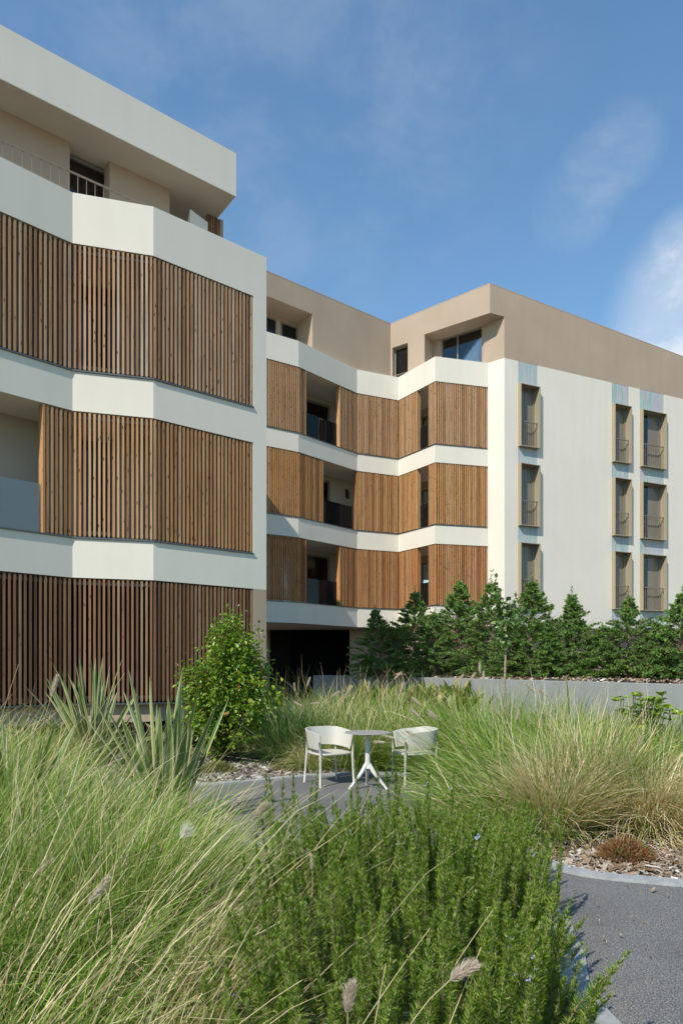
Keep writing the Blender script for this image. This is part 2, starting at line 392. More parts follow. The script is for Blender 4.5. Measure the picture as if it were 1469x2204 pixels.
# pier at the right-hand end, gable end wall, base
mb = MB()
back3 = tuple(np.array(S3) + np.array((-dA[1], dA[0])) * 0.35); backP = tuple(np.array(P3) + E * 0.35)
for z0, z1 in ((4.0, 6.37), (7.1, 9.48)):
    mb.prism([S3, P3, backP, back3], z0, z1)
    g0 = backP; g1 = P4; nin = np.array((-E[1], E[0])); nin = nin if nin[0] < 0 else -nin
    mb.prism([g0, g1, tuple(np.array(g1) + nin * 0.3), tuple(np.array(g0) + nin * 0.3)], z0, z1)
mb.build_each('wall', M['cream'], nb)
mb = MB(); mb.prism([S3, P3, backP, back3], 0.0, 3.268); mb.prism([backP, P4, tuple(np.array(P4) + nin * 0.3), tuple(np.array(backP) + nin * 0.3)], 0.0, 3.268)
# plinth below the ground floor screens, set in behind them
pl = offset([P0, P1, P2, S3], 0.10)
pb = offset([P0, P1, P2, S3], 0.45)
for i in range(3): mb.prism([pl[i], pl[i + 1], pb[i + 1], pb[i]], 0.56, 0.895)
mb.build_each('base_wall', M['tan'], nb)
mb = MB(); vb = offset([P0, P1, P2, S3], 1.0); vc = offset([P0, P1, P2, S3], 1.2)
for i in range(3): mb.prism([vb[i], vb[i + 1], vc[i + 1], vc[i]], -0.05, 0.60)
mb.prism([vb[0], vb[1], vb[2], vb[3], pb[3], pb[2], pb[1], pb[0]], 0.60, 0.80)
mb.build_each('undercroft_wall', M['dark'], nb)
# loggia back walls
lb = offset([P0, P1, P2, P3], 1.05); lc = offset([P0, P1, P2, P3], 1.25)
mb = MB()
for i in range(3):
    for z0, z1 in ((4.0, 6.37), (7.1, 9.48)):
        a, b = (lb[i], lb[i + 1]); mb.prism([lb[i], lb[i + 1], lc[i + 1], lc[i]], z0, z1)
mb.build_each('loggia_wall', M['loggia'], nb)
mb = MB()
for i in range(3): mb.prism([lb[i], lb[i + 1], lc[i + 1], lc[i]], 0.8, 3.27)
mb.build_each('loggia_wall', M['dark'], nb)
for zf in (4.0, 7.1):
    d, ln = unit(lb[1], lb[2])
    window(nb, lb[1], d, 0.30, 1.05 if zf > 5 else 0.95, zf + 0.05, zf + 2.2, y=0.06, seed=3, dark=None, pane='darkglass')
    d, ln = unit(lb[2], lb[3]); window(nb, lb[2], d, 0.45, 2.0, zf + 0.05, zf + 2.2, y=0.06, dark=None, pane='darkglass')
    d, ln = unit(lb[0], lb[1]); window(nb, lb[0], d, 2.2 if zf > 5 else 1.0, ln - 1.2 if zf > 5 else 2.6, zf + 0.05, zf + 2.2, y=0.06, dark=None, pane='darkglass')
# party wall / jamb inside the open bay
S1 = on_line(P1, d1, 98)
mb = MB(); q = np.array(on_line(P1, d1, 60)); nin1 = np.array((-d1[1], d1[0]))
slat_screen(nb, [(P0, P1, 0, 0), (P1, P2, 0, 0), (P2, S3, 0, 0)], 7.1, 9.48, 'w_top_near', 1)
slat_screen(nb, [(S1, P1, 1, 0), (P1, P2, 0, 0), (P2, S3, 0, 0)], 4.0, 6.37, 'w_mid_near', 2)
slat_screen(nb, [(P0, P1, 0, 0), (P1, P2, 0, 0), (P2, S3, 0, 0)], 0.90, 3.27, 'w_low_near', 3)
for z in (7.1, 4.0): sill(nb, [P0, P1, P2, S3], z)
sill(nb, [P0, P1, P2, S3], 0.895, 0.035, 0.03)
# glass balustrade in the open bay of the middle floor
g = MB(); ln = np.linalg.norm(np.array(S1) - np.array(P0))
g.obox(P0, d1, 0.1, ln - 0.06, -0.12, -0.105, 4.03, 4.93); g.build('glass_balustrade', M['frost'], nb)
# top storey
O1 = np.array((-2.344, 15.2)); O0 = O1 - dA * 9.0
EL = 6.0
mb = MB(); mb.prism([tuple(O0), tuple(O1), tuple(O1 + E * EL), tuple(O0 + E * EL)], 12.10, 13.06)
mb.build('roof', M['cream'], nb)
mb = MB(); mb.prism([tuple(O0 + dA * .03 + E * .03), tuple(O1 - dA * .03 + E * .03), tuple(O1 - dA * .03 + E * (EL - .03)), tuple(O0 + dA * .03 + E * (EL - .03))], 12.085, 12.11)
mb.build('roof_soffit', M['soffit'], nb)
W0 = np.array((-6.4, 12.8)); 
def onW(u): return np.array(on_line(W0, dA, u))
wl = W0 - dA * 3.0
mb = MB()
nA = np.array((-dA[1], dA[0]))
for a, b in ((wl, onW(150)), (onW(236), onW(365))):
    mb.prism([tuple(a), tuple(b), tuple(b + nA * 0.32), tuple(a + nA * 0.32)], 10.40, 12.095)
ret = onW(365)
mb.prism([tuple(ret + nA * 0.32), tuple(ret + nA * 2.2), tuple(ret + nA * 2.2 - dA * .3), tuple(ret + nA * 0.32 - dA * .3)], 10.40, 12.095)
mb.build_each('terrace_wall', M['tan'], nb)
a = onW(150); _, ln = unit(a, onW(236))
window(nb, a, dA, -0.3, ln + 0.08, 10.40, 12.06, y=-0.30, fw=0.06, curtain=[(-.2, ln)], seed=5, dark=0.6, name='terrace_door')
Rl0 = np.array(on_line((-6.02, 12.05), dA, 0)); rr0 = Rl0 - dA * 2.0
railing(nb, rr0, dA, 0, 4.9, 0, 10.30, 10.93, 30, 0.006, 'terrace_railing', 'handrail', low=False)
# upstand and slatted end screen on the terrace
mb = MB()
mb.prism([tuple(np.array(at(u_, Y=y_)[:2])) for u_, y_ in ((403, 15.1), (409, 14.9), (447, 15.35), (438, 15.6))], [10.4] * 4, [11.45, 11.62, 11.62, 11.75])
mb.build('roof_upstand', M['cream'], nb)
e0 = np.array(at(446, Y=15.75)[:2]); e1 = np.array(at(474, Y=15.95)[:2]); de, ln = unit(e0, e1)
mb = MB(); n = 7
for i in range(n): mb.obox(e0, de, (i + .2) * ln / n, (i + .75) * ln / n, -.06, 0, 10.4, 12.08)
mb.build('slat_screen', M['w_low_near'], nb)
mb = MB(); mb.obox(e0, de, ln, ln + 0.07, -.12, .01, 10.4, 12.083); mb.build('corner_post', M['tan'], nb)

# ================================================================== FAR BLOCK (right)
M1 = (-1.577, 25.05); M2 = (0.626, 27.45); M3 = (2.352, 28.20); M4 = (3.608, 26.30); M5 = (5.77, 26.87)
dm0 = nrm((1.1, 0.7)); M0 = tuple(np.array(M1) - dm0 * 4.2)
C0 = np.array((6.306, 26.43)); cd = nrm((2.21, 1.0)); cin = np.array((-cd[1], cd[0])); CL = 13.0
K = np.array((2.07, 28.8)); RR = np.array((5.69, 26.15)); RR = C0 - cd * 0.68
dAA = nrm((4.81, 3.86)); A0 = K - dAA * 9.5; nAA = np.array((-dAA[1], dAA[0]))
dB, LB = unit(K, RR); nB = np.array((-dB[1], dB[0]))
fb = thing('apartment_building', (5.0, 30.0, 0.0), 'farther apartment block with zigzag balcony bands, orange slat screens and a flat cream window wall', 'building', 'apartment blocks around the garden')
CE = C0 + cd * CL
ZT = 13.6; SOF = 15.2
Ci = C0 + cin * 0.3 + cd * 0.05
slab = [M0, M1, M2, M3, M4, M5, tuple(Ci), tuple(Ci + cd * (CL - .2)), tuple(Ci + cd * (CL - .2) + cin * 7), (-7.0, 36.0)]
for z0, z1 in ((3.23, 3.98), (6.38, 7.1), (9.52, 10.2), (12.65, 13.6)):
    mb = MB(); mb.prism(slab, z0, z1 - (0.0 if z1 < 13 else 0.0)); mb.build('balcony_band', M['cream'], fb)
# window wall: vertical strips between the window columns
cols = [(0.655, 1.606), (5.555, 6.510), (7.165, 8.592)]
wz = [(10.25, 12.69), (7.15, 9.59), (4.05, 6.49)]
mb = MB(); TH = 0.35
def cbox(mb, s0, s1, y0, y1, z0, z1): mb.obox(C0, cd, s0, s1, y0, y1, z0, z1)
xs = [0.0] + [v for c in cols for v in c] + [CL]
mb.prism([M5, tuple(C0), tuple(C0 + cd * cols[0][0]), tuple(C0 + cd * cols[0][0] + cin * TH), tuple(C0 + cin * TH), tuple(np.array(M5) + nrm(cin) * .6)], 3.23, ZT)
for i in range(2, len(xs), 2): cbox(mb, xs[i], xs[i + 1], -TH, 0, 3.23, ZT)
mb.build_each('wall', M['cream'], fb)
for s0, s1 in cols:
    zs = [(12.69, ZT), (9.59, 10.25), (6.49, 7.15), (3.23, 4.05)]
    for z0, z1 in zs:
        pm = MB(); cbox(pm, s0, s1, -TH, -0.004, z0, z1 - 0.001 if z1 < ZT else z1); pm.build('spandrel_panel', M['panel'], fb)
sd = 10
for ci, (s0, s1) in enumerate(cols):
    for wi, (z0, z1) in enumerate(wz):
        sd += 1
        sur = MB(); t = 0.028; yo = 0.18; yi = -0.33
        cbox(sur, s0 - 0.004, s0 + t, yi, yo, z0, z1); cbox(sur, s1 - t, s1 + 0.004, yi, yo, z0, z1)
        cbox(sur, s0 + t, s1 - t, yi, yo - 0.003, z1 - t, z1 - 0.002); cbox(sur, s0 + t, s1 - t, yi, yo - 0.003, z0 + 0.002, z0 + t)
        w = sur.build('window', M['bronze'], fb)
        fr = MB(); fw = 0.05; y = -0.14; a0, a1 = s0 + t + .002, s1 - t - .002; b0, b1 = z0 + t + .002, z1 - t - .002
        cbox(fr, a0, a0 + fw, y - .06, y, b0, b1); cbox(fr, a1 - fw - .04, a1, y - .06, y, b0, b1)
        cbox(fr, a0 + fw, a1 - fw - .04, y - .06, y - .002, b1 - fw, b1); cbox(fr, a0 + fw, a1 - fw - .04, y - .06, y - .002, b0, b0 + fw)
        fr.build('frame', M['frame'], w)
        xm = a0 + .03
        if ci == 2 or ci == 0:
            xm = a0 + (a1 - a0) * (.46 if ci == 2 else .30)
            g = MB(); cbox(g, a0 + .03, xm - .004, y - .036, y - .03, b0 + .03, b1 - .03); g.build('pane', M['glass'], w)
        g = MB(); cbox(g, xm, a1 - .06, y - .036, y - .03, b0 + .03, b1 - .03); g.build('pane', M['blind'], w)
        rng = np.random.default_rng(sd)
        if (ci, wi) not in ((0, 1),):
            c = MB(); x0 = s0 + 0.02; x1 = s1 - 0.02
            if ci == 2: x0 = s0 + (s1 - s0) * 0.48
            elif ci == 0: x0 = s0 + (s1 - s0) * 0.35
            wavy(c, C0, cd, x0, x1, -0.245, z0 + .03, z1 - .03, rng); c.build('curtain', M['curtain'], w, smooth=True)
        k = MB(); cbox(k, s0 - .1, s1 + .1, -1.25, -1.2, z0 - .1, z1 + .1); k.build('room_interior', M['dark'], w)
        rb = MB(); zt = z0 + 1.03; yr = 0.03
        cbox(rb, a0, a1, yr - .02, yr + .02, zt - .03, zt)
        nb_ = 9 if s1 - s0 < 1.2 else 13
        for i in range(nb_):
            x = a0 + (a1 - a0) * (i + .5) / nb_; cbox(rb, x - .0055, x + .0055, yr - .0055, yr + .0055, z0 + t, zt - .03)
        cbox(rb, a1 - 0.05, a1 - .03, yr - .015, yr + .015, zt - .16, zt - .03)
        rb.build('railing', M['railing'], w)
# base under the window wall
mb = MB(); cbox(mb, -0.3, CL - .5, -0.9, -0.5, 0.0, 3.23)
bx0 = np.array(at(752, Y=28.55)[:2])
mb.prism([tuple(bx0), (2.2, 29.1), (3.6, 27.4), (5.8, 27.9), tuple(C0 + cin * .55), tuple(C0 + cin * 1.4), (3.5, 30), (.5, 30.4)], 0.0, 3.23)
mb.build_each('base_wall', M['tan'], fb)
# undercroft
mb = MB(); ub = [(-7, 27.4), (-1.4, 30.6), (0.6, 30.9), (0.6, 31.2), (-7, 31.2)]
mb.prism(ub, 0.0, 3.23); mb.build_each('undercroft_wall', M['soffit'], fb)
u0 = np.array(at(627, Y=29.55)[:2]); u1 = np.array(at(751, Y=29.75)[:2]); du, ln = unit(u0, u1)
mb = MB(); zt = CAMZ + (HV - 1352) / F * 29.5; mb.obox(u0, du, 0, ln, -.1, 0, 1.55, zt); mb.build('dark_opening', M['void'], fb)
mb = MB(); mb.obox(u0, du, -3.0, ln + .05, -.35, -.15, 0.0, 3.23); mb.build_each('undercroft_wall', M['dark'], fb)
# loggia back walls
A_ = A0 + nAA * 1.25; Bq = K + nB * 1.15
Kb = np.array(isect(A_, dAA, Bq, dB)); Bend = Kb + dB * 4.6
mb = MB()
wr = np.array(on_line(A_, dAA, 711))           # right edge of the glazing on wall A
sA = np.linalg.norm(wr - A_); LA = np.linalg.norm(Kb - A_)
b0 = np.array(on_line(Kb, dB, 905)); sB = np.linalg.norm(b0 - Kb)
for z0, z1 in ((3.98, 6.38), (7.1, 9.52), (10.2, 12.65)):
    mb.obox(A_, dAA, sA, LA + .1, -0.2, 0, z0, z1)
    mb.obox(A_, dAA, 0, sA - 2.4, -0.2, 0, z0, z1)
    mb.obox(A_, dAA, sA - 2.4, sA, -0.2, 0, z1 - 0.16, z1)
    mb.obox(Kb, dB, 0, sB, -0.2, 0, z0, z1)
    mb.obox(Kb, dB, sB + 1.9, 4.6, -0.2, 0, z0, z1)
    mb.obox(Kb, dB, sB, sB + 1.9, -0.2, 0, z1 - 0.30, z1)
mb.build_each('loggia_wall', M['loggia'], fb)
for k, (z0, z1) in enumerate(((3.98, 6.38), (7.1, 9.52), (10.2, 12.65))):
    window(fb, A_, dAA, sA - 2.4, sA, z0 + .02, z1 - .16, y=-0.05, mull=(sA - 1.2,), curtain=[(sA - 2.3, sA - 1.75), (sA - 1.0, sA - .7)], seed=k, dark=.7, fw=.07)
    window(fb, Kb, dB, sB, sB + 1.9, z0 + .02, z1 - .30, y=-0.05, mull=(sB + .95,), seed=k + 7, dark=.7, fw=.07)
# screens on the far block
d2 = nrm(np.array(M2) - np.array(M1)); d4 = nrm(np.array(M4) - np.array(M3)); d5 = nrm(np.array(M5) - np.array(M4))
def o2(u): return on_line(M1, d2, u)
def o4(u): return on_line(M3, d4, u)
M5s = tuple(np.array(M5) - d5 * 0.04)
def far_floor(z0, z1, mat, a_end, b_start, seed):
    sg = [(M0, M1, 0, 0)] + ([(M1, o2(a_end), 0, 1)] if a_end > 643 else [])
    slat_screen(fb, sg, z0, z1, mat, seed, .018)
    sg = ([(o2(b_start), M2, 1, 0)] if b_start < 767 else []) + [(M2, M3, b_start >= 767, 0), (M3, o4(895), 0, 1)]
    slat_screen(fb, sg, z0, z1, mat, seed + 20, .018)
    slat_screen(fb, [(o4(923), M4, 1, 0), (M4, M5s, 0, 0)], z0, z1, mat, seed + 40, .018)
    sill(fb, [M0, M1, M2, M3, M4, M5s], z0, 0.022, 0.026)
    for a, b in ((o2(a_end), o2(min(b_start, 766.5))), (o4(895), o4(923))):
        d, ln = unit(a, b); g = MB(); g.obox(a, d, .05, ln - .05, -.19, -.178, z0 + .03, z0 + .98); g.build('glass_balustrade', M['balglass'], fb)
far_floor(10.2, 12.65, 'w_top_far', 657, 733, 101)
far_floor(7.1, 9.52, 'w_mid_far', 694, 767, 102)
far_floor(3.98, 6.38, 'w_low_far', 657, 733, 103)
# wall lamp beside the middle loggia door
lp = np.array(on_line(A_, dAA, 746.5)); zl = CAMZ + (HV - 1065) / F * lp[1]
lq = lp - nAA * 0.06
mb = MB(); mb.tube([(lq[0], lq[1], zl - .17), (lq[0], lq[1], zl + .17)], .05, 12); lm = lq - dAA * .09
mb.tube([(lm[0], lm[1], zl - .13), (lm[0], lm[1], zl + .21)], .035, 12)
mb.build('wall_lamp', M['lamp'], fb)
# top storey walls
J = np.array(on_line(A0, dAA, 672)); sJ = np.linalg.norm(J - A0); LK = np.linalg.norm(K - A0)
mb = MB()
mb.obox(A0, dAA, sJ, LK, -0.35, 0, ZT, SOF)
mb.obox(A0, dAA, sJ, sJ + .3, -1.0, -.35, ZT, SOF)
mb.obox(A0, dAA, 0, sJ, -1.3, -1.0, ZT, SOF)
# B wall with a small window
mb.obox(K, dB, 0, 0.09, -.3, 0, ZT, SOF); mb.obox(K, dB, .09, .84, -.3, 0, 15.08, SOF); mb.obox(K, dB, .84, 1.63, -.3, 0, ZT, SOF)
Jb = K + dB * 1.63
mb.obox(K, dB, 1.33, 1.63, -.74, -.3, ZT, SOF)
Wq = K + nB * 0.74                               # recessed window plane
EE = Wq + dB * (1.63 + 2.28)
mb.obox(Wq, dB, 1.33, 1.63 + .36, -.25, 0, ZT, SOF)
dR, LR = unit(EE, C0)
mb.prism([tuple(EE), tuple(C0 - dR * .004), tuple(C0 + cin * .3), tuple(EE + cin * .5 + dR * .05)], ZT, SOF)
mb.build_each('terrace_wall', M['tan'], fb)
window(fb, K, dB, .09, .84, ZT - .02, 15.08, y=-.2, seed=31, dark=.5, curtain=[(.15, .8)])
railing(fb, K, dB, .1, .83, -.08, ZT - .1, ZT + .32, 8, .008, low=False)
window(fb, Wq, dB, 1.63 + .36, 1.63 + 2.28, ZT - .02, SOF - .01, y=-.06, mull=(1.63 + 1.08,), seed=32, dark=.6, curtain=[(1.63 + .4, 1.63 + 2.25)])
window(fb, A0 + nAA * 1.0, dAA, sJ - 2.6, sJ - 1.0, ZT, 15.05, y=.03, seed=33, dark=None, pane='darkglass')
window(fb, A0 + nAA * 1.0, dAA, sJ - .80, sJ - .02, ZT, 15.05, y=.03, seed=34, dark=None, pane='darkglass')
# roof: level along A, sloping parapet along C
zR = 16.32; zE = zR - (16.32 - 15.48) / (4.04 + .28) * ((CL + .68) / 2.4256)
mb = MB()
mb.prism([tuple(A0), tuple(K), tuple(RR), tuple(CE), tuple(CE + cin * 8), (-8.0, 36.0)], SOF, [16.1, 16.1, zR, zE, zE, 16.1])
mb.build('roof', M['tan'], fb)
mb = MB(); mb.prism([tuple(C0), tuple(CE), tuple(CE + cin * .35), tuple(C0 + cin * .35)], ZT, SOF)
mb.build('attic_wall', M['tan'], fb)
cp = MB()
for a, b, za, zb in ((A0, K, 16.1, 16.1), (K, RR, 16.1, zR), (RR, CE, zR, zE)):
    d, ln = unit(a, b); n_ = np.array((d[1], -d[0]))
    cp.prism([tuple(np.array(a) + n_ * .004), tuple(np.array(b) + n_ * .004), tuple(np.array(b) - n_ * .25), tuple(np.array(a) - n_ * .25)], [za + .002, zb + .002] * 1 + [zb + .002, za + .002], [za + .03, zb + .03, zb + .03, za + .03])
cp.build_each('roof_coping', M['tan'], fb)

# ================================================================== GROUND
rngG = np.random.default_rng(5)
def structure(o): o['kind'] = 'structure'; return o
mb = MB(); mb.add([(-400, -200, -0.02), (400, -200, -0.02), (400, 800, -0.02), (-400, 800, -0.02)], [(0, 1, 2, 3)])
structure(mb.build('ground', M['soil']))
def catmull(pts, per=8):
    pts = [np.array(p, float) for p in pts]; out = []
    for i in range(len(pts) - 1):
        p0 = pts[max(i - 1, 0)]; p1 = pts[i]; p2 = pts[i + 1]; p3 = pts[min(i + 2, len(pts) - 1)]
        for k in range(per):
            t = k / per
            out.append(0.5 * ((2 * p1) + (-p0 + p2) * t + (2 * p0 - 5 * p1 + 4 * p2 - p3) * t * t + (-p0 + 3 * p1 - 3 * p2 + p3) * t ** 3))
    out.append(pts[-1]); return np.array(out)
far_edge = catmull([(6.5, 3.6), (4.2, 4.35), (2.45, 4.93), (1.75, 5.25), (1.45, 5.95), (1.3, 7.0), (1.5, 8.4), (1.45, 9.5), (.75, 10.1), (-.23, 10.0), (-.75, 9.72), (-1.9, 9.15), (-3.2, 9.3), (-5.0, 10.1), (-8.0, 11.0)])
near_edge = catmull([(6.5, 0.2), (3.0, 0.6), (1.55, 1.9), (1.22, 3.1), (1.34, 3.8), (1.40, 4.5), (1.05, 5.15), (0.3, 5.7), (-.5, 6.0), (-1.3, 6.5), (-2.2, 7.3), (-3.4, 8.0), (-5.2, 8.7), (-8.2, 9.5)])
mb = MB(); n = min(len(far_edge), len(near_edge))
fe = far_edge[np.linspace(0, len(far_edge) - 1, 120).astype(int)]; ne = near_edge[np.linspace(0, len(near_edge) - 1, 120).astype(int)]
V = np.concatenate([np.c_[fe, np.full(120, .012)], np.c_[ne, np.full(120, .012)]])
mb.add(V, [(i, i + 1, 121 + i, 120 + i) for i in range(119)])
path = structure(mb.build('path', M['asphalt']))
def edging(edge, w, side):
    d = np.gradient(edge, axis=0); d /= np.linalg.norm(d, axis=1)[:, None]; nn = np.c_[-d[:, 1], d[:, 0]] * side
    e2 = edge + nn * w; mb = MB(); k = len(edge)
    V = np.concatenate([np.c_[edge, np.full(k, .0)], np.c_[edge, np.full(k, .035)], np.c_[e2, np.full(k, .035)], np.c_[e2, np.full(k, .0)]])
    mb.add(V, [q for i in range(k - 1) for q in ((i, i + 1, k + i + 1, k + i), (k + i, k + i + 1, 2 * k + i + 1, 2 * k + i), (2 * k + i, 2 * k + i + 1, 3 * k + i + 1, 3 * k + i))])
    return structure(mb.build('kerb', M['kerb']))
edging(far_edge, .14, -1); edging(near_edge, .14, 1)

def inpoly(x, y, poly):
    inside = np.zeros(len(x), bool); j = len(poly) - 1
    for i in range(len(poly)):
        xi, yi = poly[i]; xj, yj = poly[j]
        c = ((yi > y) != (yj > y)) & (x < (xj - xi) * (y - yi) / (yj - yi + 1e-12) + xi)
        inside ^= c; j = i
    return inside
path_poly = np.concatenate([far_edge, near_edge[::-1]])
def chips(name, x0, x1, y0, y1, n, size, mat, seed, z=0.0, avoid=True):
    r = np.random.default_rng(seed)
    x = r.uniform(x0, x1, n); y = r.uniform(y0, y1, n)
    if avoid:
        k = ~(inpoly(x, y, path_poly)); 
        for dx, dy in ((.13, 0), (-.13, 0), (0, .13), (0, -.13)): k &= ~inpoly(x + dx, y + dy, path_poly)
        x = x[k]; y = y[k]
    n = len(x); a = r.uniform(0, 2 * PI, n); ln = size * r.lognormal(0, .45, n); wd = ln * r.uniform(.3, .8, n)
    tx, ty = r.normal(0, .35, n), r.normal(0, .35, n); zz = z + r.uniform(.004, .035, n)
    ex = np.c_[np.cos(a), np.sin(a), tx] * ln[:, None] * .5; ey = np.c_[-np.sin(a), np.cos(a), ty] * wd[:, None] * .5
    c = np.c_[x, y, zz]
    j = lambda: (1 + r.normal(0, .22, (n, 1)))
    q = np.stack([c - ex * j() - ey * j(), c + ex * j() - ey * j(), c + ex * j() + ey * j(), c - ex * j() + ey * j()], 1)
    up = np.zeros((n, 1, 3)); up[:, 0, 2] = .006 + .006 * r.random(n)
    V = np.concatenate([q, q + up], 1).reshape(-1, 3)
    base = np.arange(n)[:, None, None] * 8
    fc = np.array([[4, 5, 6, 7], [0, 1, 5, 4], [1, 2, 6, 5], [2, 3, 7, 6], [3, 0, 4, 7]])[None]
    mb = MB(); mb.arr(V, (base + fc).reshape(-1, 4)); o = mb.build(name, M[mat]); o['kind'] = 'stuff'; return o
tag(chips('wood_chip_mulch', 1.4, 4.6, 4.6, 7.2, 15000, .027, 'chips', 1), 'mixed brown and white wood chip mulch on the bed beside the near path', 'mulch')
tag(chips('bark_mulch', -4.2, .4, 9.2, 12.6, 11000, .045, 'gchips', 2), 'grey brown bark mulch under the round leafy shrub', 'mulch')

tag(chips('leaf_litter', 1.25, 3.2, 3.0, 5.2, 110, .009, 'chips', 9, .013, False), 'scattered dry leaf scraps and straw bits on the near asphalt path', 'leaf litter')
# planter
wa = np.array((.31, 25.9)); wd_ = nrm(np.array((6.1, 12.2)) - wa); wb = wa + wd_ * 19.0
nw = np.array((-wd_[1], wd_[0])); nw = nw if nw[0] > 0 else -nw
ZP = 1.3
pw = thing('planter_wall', (3.2, 19.0, 0), 'long low smooth grey concrete planter wall holding the conifer row', 'wall')
mb = MB(); mb.prism([tuple(wa), tuple(wb), tuple(wb + nw * .2), tuple(wa + nw * .2)], 0, ZP)
mb.build('long_face', M['concrete'], pw, bevel=.008)
mb = MB(); wl_ = np.array((-1.1, 26.5)); dd = nrm(wl_ - wa); nn2 = np.array((-dd[1], dd[0])); nn2 = nn2 if nn2[1] > 0 else -nn2
mb.prism([tuple(wa + dd * .003), tuple(wl_), tuple(wl_ + nn2 * .2), tuple(wa + nn2 * .2 + dd * .003)], 0, ZP - .004)
mb.build('short_face', M['concrete'], pw, bevel=.008)
mb = MB(); mb.prism([tuple(wa + nw * .15 + wd_ * .1), tuple(wb + nw * .15), (20, 9), (20, 27), (8, 27.6), (4, 26.4), (1.2, 27.2)], .9, ZP - .05)
structure(mb.build('planting_bed', M['soil']))
def bedchips(n, seed):
    r = np.random.default_rng(seed); mb = MB()
    t = r.uniform(0, 17, n); o = r.uniform(.2, 3.2, n); P = wa + wd_ * t[:, None] + nw * o[:, None]
    a = r.uniform(0, 2 * PI, n); ln = .07 * r.lognormal(0, .4, n)
    ex = np.c_[np.cos(a), np.sin(a), r.normal(0, .4, n)] * ln[:, None] * .5; ey = np.c_[-np.sin(a), np.cos(a), r.normal(0, .4, n)] * ln[:, None] * .3
    c = np.c_[P, ZP - .05 + r.uniform(.0, .07, n)]
    V = np.stack([c - ex - ey, c + ex - ey, c + ex + ey, c - ex + ey], 1).reshape(-1, 3)
    mb.arr(V, np.arange(n * 4).reshape(-1, 4)); o = mb.build('leaf_litter', M['chips']); o['kind'] = 'stuff'
    return tag(o, 'dry leaf litter strewn on the raised bed under the conifers', 'leaf litter')
bedchips(5000, 4)

# ================================================================== PLANTS
def ribbons(P, W, side):
    """P (n,k,3) centre lines, W (n,k) half widths, side (n,3) or (n,k,3) -> verts, quads"""
    n, k, _ = P.shape
    if side.ndim == 2: side = np.repeat(side[:, None, :], k, 1)
    V = np.stack([P - side * W[..., None], P + side * W[..., None]], 2).reshape(-1, 3)
    i = np.arange(n)[:, None] * (2 * k) + np.arange(k - 1)[None] * 2
    Q = np.stack([i, i + 1, i + 3, i + 2], -1).reshape(-1, 4)
    return V, Q
def norm_rows(a): return a / (np.linalg.norm(a, axis=-1, keepdims=True) + 1e-9)
def blades(r, x, y, rad, h, n, lean=(0, 0), bend=1.1, tilt=.35, w=.0022, k=6, z=0.0, spread=.35, wig=.6):
    a = r.uniform(0, 2 * PI, n); rr = rad * spread * np.sqrt(r.random(n))
    base = np.c_[x + rr * np.cos(a), y + rr * np.sin(a), np.full(n, z)]
    hd = a + r.normal(0, .55, n)
    th0 = np.abs(r.normal(tilt * .5, tilt * .6, n)); kap = bend * r.uniform(.35, 1.35, n)
    Ln = h * r.uniform(.6, 1.2, n)
    P = [base]; hv = np.c_[np.cos(hd), np.sin(hd)]
    for i in range(1, k):
        t = i / (k - 1); th = th0 + kap * t ** 1.4
        d = np.c_[hv * np.sin(th)[:, None], np.cos(th)]
        d[:, 0] += lean[0] * (.4 + t); d[:, 1] += lean[1] * (.4 + t)
        d += r.normal(0, wig * .25, (n, 3)) * t
        d = norm_rows(d); P.append(P[-1] + d * (Ln / (k - 1))[:, None])
    P = np.stack(P, 1); P[..., 2] = np.maximum(P[..., 2], z + .015 + .05 * r.random((n, 1)))
    t = np.linspace(0, 1, k); W = (w * r.uniform(.7, 1.3, n))[:, None] * (np.minimum(1, .75 + t) * (1 - t ** 3 * .93))[None]
    sd = np.c_[-np.sin(hd), np.cos(hd), np.zeros(n)] + r.normal(0, .35, (n, 3))
    return ribbons(P, W, norm_rows(sd))
def grass_mass(name, clumps, label, mats=('grass', 'straw'), seed=1, kind='stuff', loc=None):
    r = np.random.default_rng(seed); mb = MB()
    for c in clumps:
        nS = int(c['n'] * c.get('straw', .12)); nG = c['n'] - nS
        kw = dict(lean=c.get('lean', (0, 0)), bend=c.get('bend', 1.1), tilt=c.get('tilt', .4), w=c.get('w', .0024), k=c.get('k', 6), z=c.get('z', 0), spread=c.get('spread', .35))
        V, Q = blades(r, c['x'], c['y'], c['r'], c['h'], nG, **kw); mb.arr(V, Q, c.get('m', 0))
        if nS:
            kw['bend'] *= .8
            V, Q = blades(r, c['x'], c['y'], c['r'], c['h'] * c.get('sh', 1.1), nS, **kw); mb.arr(V, Q, len(mats) - 1)
    o = mb.build(name, [M[m] for m in mats], loc=loc)
    if kind: o['kind'] = kind
    tag(o, label, 'ornamental grass'); return o

